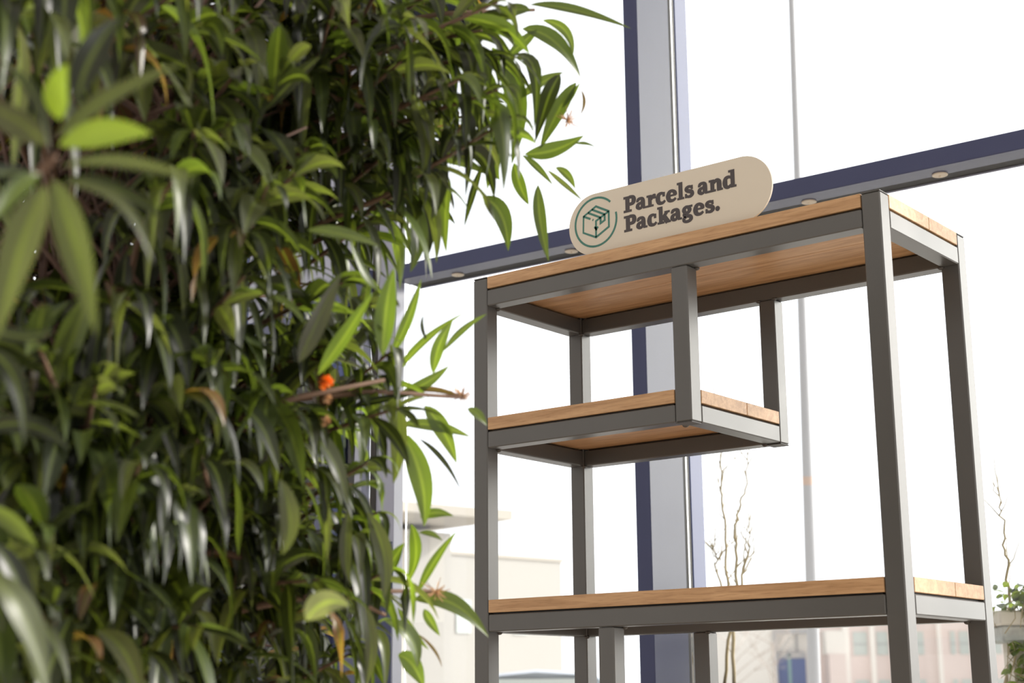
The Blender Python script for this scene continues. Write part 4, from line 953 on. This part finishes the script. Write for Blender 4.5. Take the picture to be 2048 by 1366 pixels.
# ------------------------------------------------------------------ leaves
TONES = {8: (.26, 1.35), 9: (.28, 1.95), 7: (.5, 2.6), 6: (.94, 1.0), 5: (.12, 1.0), 0: (.04, .9), 1: (.30, 1.0), 2: (.50, 1.0), 3: (1.0, .9), 4: (.66, 1.0)}  # the boosted mid greens hold backlight painted in as extra brightness
def add_leaf(m, p0, p1, p2, width, tone, nh, rnd, seg=9):
    """lance-shaped blade along a bent midrib p0-p1-p2, folded slightly along the midrib"""
    p0, p1, p2 = Vector(p0), Vector(p1), Vector(p2)
    c1 = p1*2-(p0+p2)*.5                                   # bezier control so that the curve passes p1
    b = len(m.v); wv = rnd.uniform(0, 6.28); curl = rnd.uniform(-.35, .35)
    t0, br = TONES[tone]; tn = min(1, max(0, t0+rnd.uniform(-.05, .07))); br = br*rnd.uniform(.75, 1.2)
    for i in range(seg+1):
        t = i/seg
        p = p0*(1-t)**2+c1*2*t*(1-t)+p2*t*t
        d = ((c1-p0)*(1-t)+(p2-c1)*t).normalized()
        side = d.cross(nh)
        if side.length < .05: side = d.cross(Vector((.3, .2, 1)))
        side.normalize(); nn = side.cross(d).normalized()
        rot = Matrix.Rotation(curl*(t-.4)*1.6, 3, d); side = rot @ side; nn = rot @ nn
        w = width*.5*(max(0, math.sin(math.pi*min(1, t**.82)))**.9*.97+.03 if 0 < t < 1 else (.06 if t == 0 else .01))
        for k, u in enumerate((-1, -.5, 0, .5, 1)):
            q = p+side*w*u+nn*(abs(u)*w*.28+math.sin(t*9+wv+u*2)*w*.06)
            m.v.append(tuple(q)); m.uv.append((u*.5+.5, t)); m.c.append((tn, br, 0, 1))
        if i:
            for k in range(4):
                a = b+(i-1)*5+k; m.f.append((a, a+1, a+6, a+5))
def leafmesh():
    m = MB(); m.uv = []; m.c = []; return m
tc_ = Vector(HAND_BRANCH[1][0])
HUB = [Vector((.50, -1.62, 0.05)), Vector((.46, -1.60, .6)), Vector((.42, -1.62, 1.2)), Vector((.44, -1.66, 1.8)), Vector((.50, -1.70, 2.5))]
def hub_at(z):
    z = max(.1, min(2.45, z))
    for a, b in zip(HUB, HUB[1:]):
        if a.z <= z <= b.z: return a.lerp(b, (z-a.z)/(b.z-a.z))
    return HUB[-1].copy()
plant = empty('indoor_shrub', (.50, -1.62, 0)); tag(plant, 'big leafy indoor shrub with long narrow drooping leaves in front of the shelving rack', 'plant')
def local(v): v = Vector(v); return v-Vector((.50, -1.62, 0))
def shift(m):
    m.v = [(x-.50, y+1.62, z) for x, y, z in m.v]; return m
rnd = random.Random(5)
def whorl(m, tip, axis, n, rnd, L0=.190, spread=.34, drop=.85, tones=(0, 0, 0, 5, 5, 1, 2, 2)):
    """a shoot end: leaves set spirally along the last stretch, arching out and hanging"""
    a = axis.normalized(); ref = Vector((0, 0, 1)); u = a.cross(ref).normalized(); v = u.cross(a)
    ph = rnd.uniform(0, 6.28); drop *= rnd.uniform(.35, 1.25)
    for k in range(n):
        f = k/(n-1); base = tip-a*spread*(1-f)**1.1
        ph += 2.4; out = u*math.cos(ph)+v*math.sin(ph)
        lean = .25+.75*(1-f)
        d = (out*lean+a*(.95-.35*(1-f))+Vector((rnd.uniform(-.2, .2), rnd.uniform(-.2, .2), rnd.uniform(-.15, .15)))).normalized()
        L = L0*rnd.uniform(.65, 1.2)*(1-.35*max(0, f-.75)/.25)
        dr = drop*rnd.uniform(.4, 1.4)
        p1 = base+d*L*(.46-.06*dr)+Vector((0, 0, -L*.16*dr)); p2 = base+d*L*(.9-.34*dr)+Vector((0, 0, -L*.68*dr))
        nh = (Vector((0, 0, 1))+out*.3+Vector((rnd.uniform(-.5, .5), rnd.uniform(-.5, .5), 0))).normalized()
        add_leaf(m, base, p1, p2, L*rnd.uniform(.145, .20), rnd.choice(tones), nh, rnd)
# hand-set shoots along the visible outline
for cl, (a, b) in HAND_BRANCH.items():
    a, b = Vector(a), Vector(b)
    root = hub_at(a.z-.15)
    pts = [root, root.lerp(a, .55)+Vector((0, 0, .04)), a, a.lerp(b, .5)+Vector((0, 0, .012)), b]
    br_ = shift(MB().tube(pts, [.011, .009, .006, .0045, .003], 8)).build('branch', M_BARK, plant, True)
    m = leafmesh()
    for (c, P, w, tone) in HAND_LEAVES:
        if c != cl: continue
        mid = Vector(P[1]); vc = (CAM-mid).normalized()
        nh = (vc+Vector((rnd.uniform(-.5, .5), rnd.uniform(-.5, .5), rnd.uniform(-.1, .7)))).normalized()
        if tone == 1: tone = 9 if 2 <= cl <= 5 else 8  # outline leaves: backlit look painted in through a brighter tone
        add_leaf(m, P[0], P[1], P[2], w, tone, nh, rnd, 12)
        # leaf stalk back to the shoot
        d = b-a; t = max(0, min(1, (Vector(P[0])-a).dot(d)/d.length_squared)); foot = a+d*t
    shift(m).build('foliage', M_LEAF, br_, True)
for tip in [Vector(p) for p in EDGE_TIPS]:
    root = hub_at(tip.z-.3); ax = (tip-root); ax.z *= .4; ax = (ax.normalized()+Vector((rnd.uniform(-.3, .3), rnd.uniform(-.3, .3), rnd.uniform(-.1, .3)))).normalized()
    br_ = shift(MB().tube([root, root.lerp(tip-ax*.22, .5)+Vector((0, 0, .05)), tip-ax*.22, tip-ax*.1, tip], [.008, .006, .004, .0035, .002], 6)).build('branch', M_BARK, plant, True)
    m = leafmesh(); whorl(m, tip, ax, 13, rnd, .155, .22, 1.15, (5, 1, 9 if tip.z < 1.9 else 8, 0, 2))  # edge shoots mix in the tones that carry painted backlight
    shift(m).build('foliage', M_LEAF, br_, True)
front = [Vector(p) for p in TIPS]; rnd.shuffle(front)
extra = front[64:]; front = front[:64]
for tip in front:
    root = hub_at(tip.z-rnd.uniform(.15, .45))
    ax = (tip-root); ax.z *= .5; ax = (ax.normalized()+(CAM-tip).normalized()*.55+Vector((rnd.uniform(-.35, .35), rnd.uniform(-.35, .35), rnd.uniform(-.25, .35)))).normalized()
    mid = root.lerp(tip-ax*.22, .5)+Vector((0, 0, rnd.uniform(.0, .06)))
    br_ = shift(MB().tube([root, mid, tip-ax*.22, tip-ax*.1, tip], [.008, .006, .004, .0035, .002], 6)).build('branch', M_BARK, plant, True)
    m = leafmesh(); whorl(m, tip, ax, rnd.randint(14, 19), rnd)
    shift(m).build('foliage', M_LEAF, br_, True)
m = leafmesh()
for tip in [Vector(p) for p in INNER]+extra:
    root = hub_at(tip.z-.2); ax = ((tip-root).normalized()+Vector((rnd.uniform(-.6, .6), rnd.uniform(-.6, .6), rnd.uniform(-.5, .5)))).normalized()
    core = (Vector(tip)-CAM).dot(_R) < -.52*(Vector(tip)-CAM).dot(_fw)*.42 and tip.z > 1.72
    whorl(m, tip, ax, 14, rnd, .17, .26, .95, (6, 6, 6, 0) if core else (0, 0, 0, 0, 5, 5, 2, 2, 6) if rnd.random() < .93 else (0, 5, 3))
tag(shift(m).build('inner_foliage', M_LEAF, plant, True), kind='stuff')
m = MB()
for a, b, c in TWIGS: m.tube([a, b, c], [.0045, .0035, .002], 5)
for k in range(420):
    z = rnd.uniform(.9, 2.4); h = hub_at(z); w = rnd.uniform(0, 6.28); l = rnd.uniform(.15, .5)
    e = h+Vector((math.cos(w)*l, math.sin(w)*l, rnd.uniform(-.1, .35))); m.tube([h, h.lerp(e, .5)+Vector((0, 0, .03)), e], [.005, .0035, .002], 5)
tag(shift(m).build('dry_twigs', M_TWIG, plant, True), 'reddish brown dry twigs', kind='stuff')
for k in range(4):
    off = [Vector((0, 0, 0)), Vector((.10, .05, 0)), Vector((-.11, .04, 0)), Vector((-.03, -.11, 0))][k]
    P = [h+off*(1+.35*i)+Vector((0, 0, 0 if i else .3)) for i, h in enumerate(HUB)]
    shift(MB().tube(P, [.026, .023, .019, .015, .008], 10)).build('stem', M_BARK, plant, True)
def petal_head(cen, r, n, mt, name):
    m = leafmesh(); m.uv = None; m.c = None; m = MB()
    for k in range(n):
        d = Vector((rnd.gauss(0, 1), rnd.gauss(0, 1), rnd.gauss(0, 1))).normalized(); s = d.cross(Vector((.2, .3, 1))).normalized()*r*.22
        b = len(m.v); p = Vector(cen); m.v += [tuple(p), tuple(p+d*r*.6+s), tuple(p+d*r), tuple(p+d*r*.6-s)]; m.f.append((b, b+1, b+2, b+3))
    shift(m).build(name, mt, plant)
petal_head(ORANGE[0], .013, 60, M_ORANGE, 'flower')
petal_head(ORANGE[1], .009, 30, M_DRY, 'dried_flower'); petal_head(ORANGE[2], .010, 30, M_DRY, 'dried_flower')
for p in DRIED:
    m = MB(); p = Vector(p)
    for k in range(38):
        d = Vector((rnd.gauss(0, 1), rnd.gauss(0, 1), rnd.gauss(0, .8))).normalized(); l = rnd.uniform(.010, .030)
        m.tube([p, p+d*l*.6, p+d*l+Vector((0, 0, .003))], [.0011, .0008, .0005], 3)
    shift(m).build('dried_flower', M_DRY, plant)
pot = empty('plant_pot', (.50, -1.62, 0)); tag(pot, 'round terracotta pot holding the indoor shrub', 'pot')
MB().lathe([(.20, 0), (.215, .01), (.27, .46), (.285, .47), (.285, .52), (.262, .52), (.255, .46), (.05, .44)], 0, 0, 0, 40).build('pot_body', M_POT, pot, True)
MB().lathe([(.20, .455), (.252, .462), (.1, .475), (.01, .48)], 0, 0, 0, 30).build('soil', M_SOIL, pot, True)

# ------------------------------------------------------------------ outside: saplings, planters, lamp post
pl = empty('tall_planter', (-1.196, 3.30, -.10), .2); tag(pl, 'tall stone planter outside the glass holding bare twisted saplings', 'planter')
MB().box(-.28, -.28, 0, .28, .28, 1.13, .01).build('planter_body', M_PLANTERG, pl)
MB().box(-.25, -.25, 1.131, .25, .25, 1.15).build('soil', M_SOIL, pl)
def sapling(name, label, paths, r0, base, n_tw, seed, leafn=0):
    rr = random.Random(seed); root = empty(name, base); tag(root, label, 'sapling')
    off = Vector(base)
    for q, P in enumerate(paths):
        P = [Vector(p) for p in P]
        F = []
        for i in range(len(P)-1):
            for s in range(4):
                t = s/4; v = P[i].lerp(P[i+1], t)
                F.append(v+Vector((rr.gauss(0, .006), rr.gauss(0, .006), 0)) if (i or s) else v)
        F.append(P[-1]); n = len(F)
        R_ = [(r0*(.75 if q else 1))*(1-.8*i/(n-1)) for i in range(n)]
        o = MB().tube([f-off for f in F], R_, 7).build('stem', M_SAPL, root, True)
        m = MB()
        for k in range(n_tw):
            i = rr.randint(2, n-2); a = F[i]; w = rr.uniform(0, 6.28); l = rr.uniform(.06, .30)
            pts = [a]
            d = Vector((math.cos(w)*.5, math.sin(w)*.5, .8))
            for s in range(5):
                d = (d+Vector((rr.gauss(0, .3), rr.gauss(0, .3), .15))).normalized(); pts.append(pts[-1]+d*l/5)
            m.tube([p-off for p in pts], [.0028, .0024, .002, .0016, .0013, .001], 4)
        tag(m.build('twig', M_SAPL, o, True), kind='stuff')
    return root
sapling('sapling', 'bare twisted sapling outside, left of the grey lamp post', [STEM_A, STEM_C], .0085, STEM_A[0], 16, 3)
sapling('sapling', 'shorter bare forked sapling outside, nearest the grey lamp post', [STEM_B, STEM_D], .0095, STEM_B[0], 16, 4)
sapling('sapling', 'thin mossy sapling rising from the ivy right of the shelving rack', [STEM_E], .0085, STEM_E[0], 12, 8)
IV = Vector(IVY[0])
pl2 = empty('window_box', (IV.x+.12, IV.y+.12, -.10), YAW); tag(pl2, 'pale stone trough outside the glass overgrown with ivy', 'planter')
MB().box(-.26, -.10, 0, .5, .14, .98, .008).build('trough_leg', M_PLANTER, pl2)
MB().box(-.26, -.12, 1.30, .5, .16, 1.365, .008).build('trough_body', M_PLANTERG, pl2)
MB().box(-.27, -.13, 1.366, .5, .17, 1.425, .008).build('trough_rim', M_PLANTER, pl2)
MB().box(-.20, -.04, .98, -.12, .08, 1.30).build('trough_post', M_PLANTER, pl2)
MB().box(.30, -.04, .98, .40, .08, 1.30).build('trough_post', M_PLANTER, pl2)
iv = empty('ivy', (IV.x, IV.y, 0)); tag(iv, 'yellow green ivy spilling over the stone trough right of the shelving rack', 'ivy')
m = leafmesh(); st_ = MB(); rr = random.Random(21)
rv = Vector((_R.x, _R.y, 0)).normalized()
for k in range(560):
    zone = rr.random()
    if zone < .42: z = rr.uniform(1.325, 1.42); sx = rr.gauss(.09, .08)
    else: z = rr.uniform(.9, 1.20); sx = rr.uniform(-.07, .22)
    c = Vector((IV.x, IV.y, 0))+rv*sx+Vector((-_fw.x, -_fw.y, 0))*rr.uniform(.06, .16); c.z = z
    d = Vector((rr.gauss(0, 1), rr.gauss(0, 1), rr.gauss(-.3, .8))).normalized(); l = rr.uniform(.032, .058)
    add_leaf(m, c, c+d*l*.5, c+d*l+Vector((0, 0, -.004)), l*.62, rr.choice((1, 4, 4)), Vector((rr.gauss(0, 1), rr.gauss(0, 1), 1)).normalized(), rr, 5)
    if k % 5 == 0: st_.tube([c, c+Vector((rr.gauss(0, .03), rr.gauss(0, .03), -.05)), c+Vector((rr.gauss(0, .04), rr.gauss(0, .04), -.11))], .0018, 4)
off = Vector((IV.x, IV.y, 0))
m.v = [tuple(Vector(p)-off) for p in m.v]; tag(m.build('ivy_leaves', M_LEAF, iv, True), kind='stuff')
st_.v = [tuple(Vector(p)-off) for p in st_.v]; st_.build('vine', M_SAPL, iv, True)

lp = empty('lamp_post', (POLE[0][0], POLE[0][1], -.10)); tag(lp, 'tall thin grey lamp post standing outside behind the shelving rack', 'lamp post')
base = Vector(POLE[0]); top = Vector(POLE[4]); up = (Vector(POLE[3])-Vector(POLE[1])).normalized()
def on(z): p = Vector(POLE[1])+up*((z-POLE[1][2])/up.z); return p-Vector(lp.location)
zb = POLE[2][2]
def rad(z): return .050-.030*max(0, min(1, (z-1.2)/5.4))
def seg(z0, z1, name, mt):
    MB().tube([on(z0), on((z0+z1)/2), on(z1)], [rad(z0), rad((z0+z1)/2), rad(z1)], 20, cap=False).build(name, mt, lp, True)
seg(-.10, zb-.004, 'pole', M_GREY); seg(zb-.004, zb+.004, 'joint', M_BLACK) if False else None
seg(zb-.004, 2.610, 'pole', M_GREY); seg(2.610, 2.675, 'band', M_BAND); seg(2.675, 7.4, 'upper_pole', M_GREY)
hd = on(7.4); MB().box(hd.x-.08, hd.y-.10, hd.z, hd.x+.08, hd.y+.55, hd.z+.09, .02).build('lamp_head', M_GREY, lp)

# ------------------------------------------------------------------ buildings and car far outside
AN = math.radians(10.6)
bl = empty('building', (-24.27, 33.0, -.1), -AN); tag(bl, 'cream two-storey building with a wide overhanging flat roof', 'building')
# local y runs away along the long wall, local x to the right (towards the street)
MB().box(-9, -16, 0, 0, 0, 5.02).build('annex_wall', M_CREAM, bl)
MB().box(-9.05, -16, 5.02, .05, .05, 5.12).build('coping', M_EAVE, bl)
MB().box(-1, -9, 0, 2.6, -6.2, 5.25).build('main_wall', M_CREAM, bl)
MB().box(-8, -22, 0, 2.6, -7.9, 5.25).build('main_wall', M_CREAM, bl)
MB().prism([(-8.2, -24), (3.7, -24), (4.65, -5.9), (-8.2, -5.9)], 5.42, 5.66).build('flat_roof', M_EAVE, bl)
for (y, z0, z1) in ((-8.6, 3.75, 4.55), (-11.5, 3.75, 4.55), (-14, 3.75, 4.55), (-9.0, 1.9, 2.9), (-11.5, 1.9, 2.9), (-14.0, 1.9, 2.9)):
    o = MB().box(2.60, y-.6, z0, 2.64, y+.6, z1).build('window', M_WINDOW, bl)
    MB().box(2.64, y-.03, z0, 2.66, y+.03, z1).build('glazing_bar', M_WHITE, o)
for y in (-3.7, -1.6):
    o = MB().box(0, y-.25, 2.9, .04, y+.25, 3.8).build('window', M_WINDOW, bl)

B2 = Vector(CAM)+Vector((_fw.x, _fw.y, 0)).normalized()*96.8; B2.z = -.1
bp_ = empty('building', B2, YAW); tag(bp_, 'long pinkish office building with white piers and small windows', 'building')
MB().box(12.0, 0, 0, 16.1, 8, 6.1).build('wall', M_WHITE, bp_)
MB().box(18.8, 0, 0, 40, 8, 6.3).build('wall', M_PINK, bp_)
MB().box(16.1, .6, 0, 18.8, 8, 6.1).build('porch_wall', M_WHITE, bp_)
MB().box(16.0, -.2, 5.0, 18.8, .4, 5.25).build('canopy', M_GREY, bp_)
MB().box(16.0, -.2, 0, 16.2, .2, 5.0).build('canopy_post', M_GREY, bp_)
MB().box(17.5, .45, 3.9, 17.6, .55, 5.0).build('canopy_post', M_GREY, bp_)
MB().box(11.9, -.15, 6.1, 40, .1, 6.35).build('coping', M_WHITE, bp_)
d = MB().box(16.3, .3, 0, 18.0, .55, 3.8).build('door', M_DKBLUE, bp_)
MB().box(16.9, .24, 0, 17.1, .30, 3.8).build('door_panel', M_TEALP, d)
MB().box(16.3, .24, 3.5, 18.0, .30, 3.85).build('door_hood', M_GREY, d)
MB().box(19.1, -1.6, 0, 20.1, -.01, 3.7).build('bay', M_PINK, bp_)
MB().box(19.0, -1.4, 3.7, 20.2, -.01, 5.1).build('bay_top', M_WHITE, bp_)
for x0, x1 in ((20.25, 20.65), (21.95, 22.25), (23.3, 23.6), (26.1, 26.35), (28.5, 28.8)):
    MB().box(x0, -.25, 0, x1, -.01, 6.1).build('pier', M_WHITE, bp_)
for x0, x1 in ((20.95, 21.8), (22.4, 23.1), (24.4, 25.3), (26.95, 27.25), (27.5, 28.1), (29.3, 30.1)):
    for z0, z1 in ((3.65, 5.05), (.75, 2.15)):
        o = MB().box(x0, -.06, z0, x1, -.01, z1).build('window', M_WINDOW, bp_)
        MB().box(x0, -.09, z0+(z1-z0)*.45, x1, -.06, z0+(z1-z0)*.45+.05).build('glazing_bar', M_GREY, o)
MB().box(19.6, 3, 6.3, 20.4, 5, 8.4).build('roof_plant', M_WHITE, bp_)

car = empty('car', (-12.3, 16.0, -.1), YAW-.1); tag(car, 'silver car parked outside, only its roof line in view', 'car')
prof = [(-2.15, .35), (-2.2, .75), (-1.9, .92), (-1.15, 1.02), (-.55, 1.47), (.2, 1.54), (1.1, 1.48), (1.75, 1.08), (2.15, .98), (2.2, .55), (2.12, .32)]
m = MB(); n = len(prof)
for y in (-.85, -.78, .78, .85):
    k = .97 if abs(y) > .8 else 1
    m.v += [(x*k, y*(1 if z < 1.1 else .86), z if abs(y) < .8 else .3+(z-.3)*.97) for x, z in prof]
for r_ in range(3):
    for i in range(n):
        j = (i+1) % n; m.f.append((r_*n+i, r_*n+j, (r_+1)*n+j, (r_+1)*n+i))
m.f.append(tuple(range(n))); m.f.append(tuple(3*n+i for i in reversed(range(n))))
m.build('car_body', M_CAR, car, True)
for s in (-1, 1):
    plate([(-1.0, 1.03), (-.5, 1.40), (1.0, 1.40), (1.55, 1.05)], s*.80-.03, s*.80+.03).build('side_window', M_WINDOW, car)
    for x in (-1.35, 1.35):
        w = MB().lathe([(.16, -.1), (.31, -.1), (.33, -.07), (.33, .07), (.31, .1), (.16, .1)], 0, 0, 0, 24)
        w.xf(Matrix.Translation((x, s*.80, .33)) @ Matrix.Rotation(math.pi/2, 4, 'X')); w.build('wheel', M_TYRE, car, True)

# bare trees in the far haze
M_FAR = mat('pale_winter_twigs', (.52, .46, .42), .9)
def far_tree(label, x, dist, h, seed):
    rr = random.Random(seed)
    dirv = Vector((_fw.x, _fw.y, 0)).normalized(); p = Vector((CAM.x, CAM.y, -.1))+dirv*dist+rv*x
    root = empty('bare_tree', p); tag(root, label, 'tree', 'bare trees in the distance')
    m = MB(); tw_ = MB()
    m.tube([(0, 0, 0), (.03, 0, h*.3), (0, 0, h*.55)], [.06, .045, .03], 6)
    def grow(a, d, l, r_, lev):
        b = a+d*l; (m if lev < 2 else tw_).tube([a, a.lerp(b, .5)+Vector((rr.gauss(0, .03), rr.gauss(0, .03), 0))*l, b], [r_, r_*.8, r_*.6], 4)
        if lev < 4:
            for k in range(3): grow(b, (d+Vector((rr.gauss(0, .5), rr.gauss(0, .5), rr.gauss(.15, .3)))).normalized(), l*.66, r_*.55, lev+1)
    for k in range(5):
        grow(Vector((0, 0, h*(.25+.07*k))), Vector((rr.gauss(0, .6), rr.gauss(0, .6), .8)).normalized(), h*.22, .024, 0)
    m.build('trunk', M_FAR, root, True); tw_.build('crown', M_FAR, root)
far_tree('bare tree seen between the rear left shelf post and the blue post', 4.2, 62, 6.3, 1)
far_tree('bare tree low behind the twisted saplings', 8.6, 62, 6.0, 2)
far_tree('small bare tree just left of the grey lamp post', 10.9, 66, 6.2, 6)
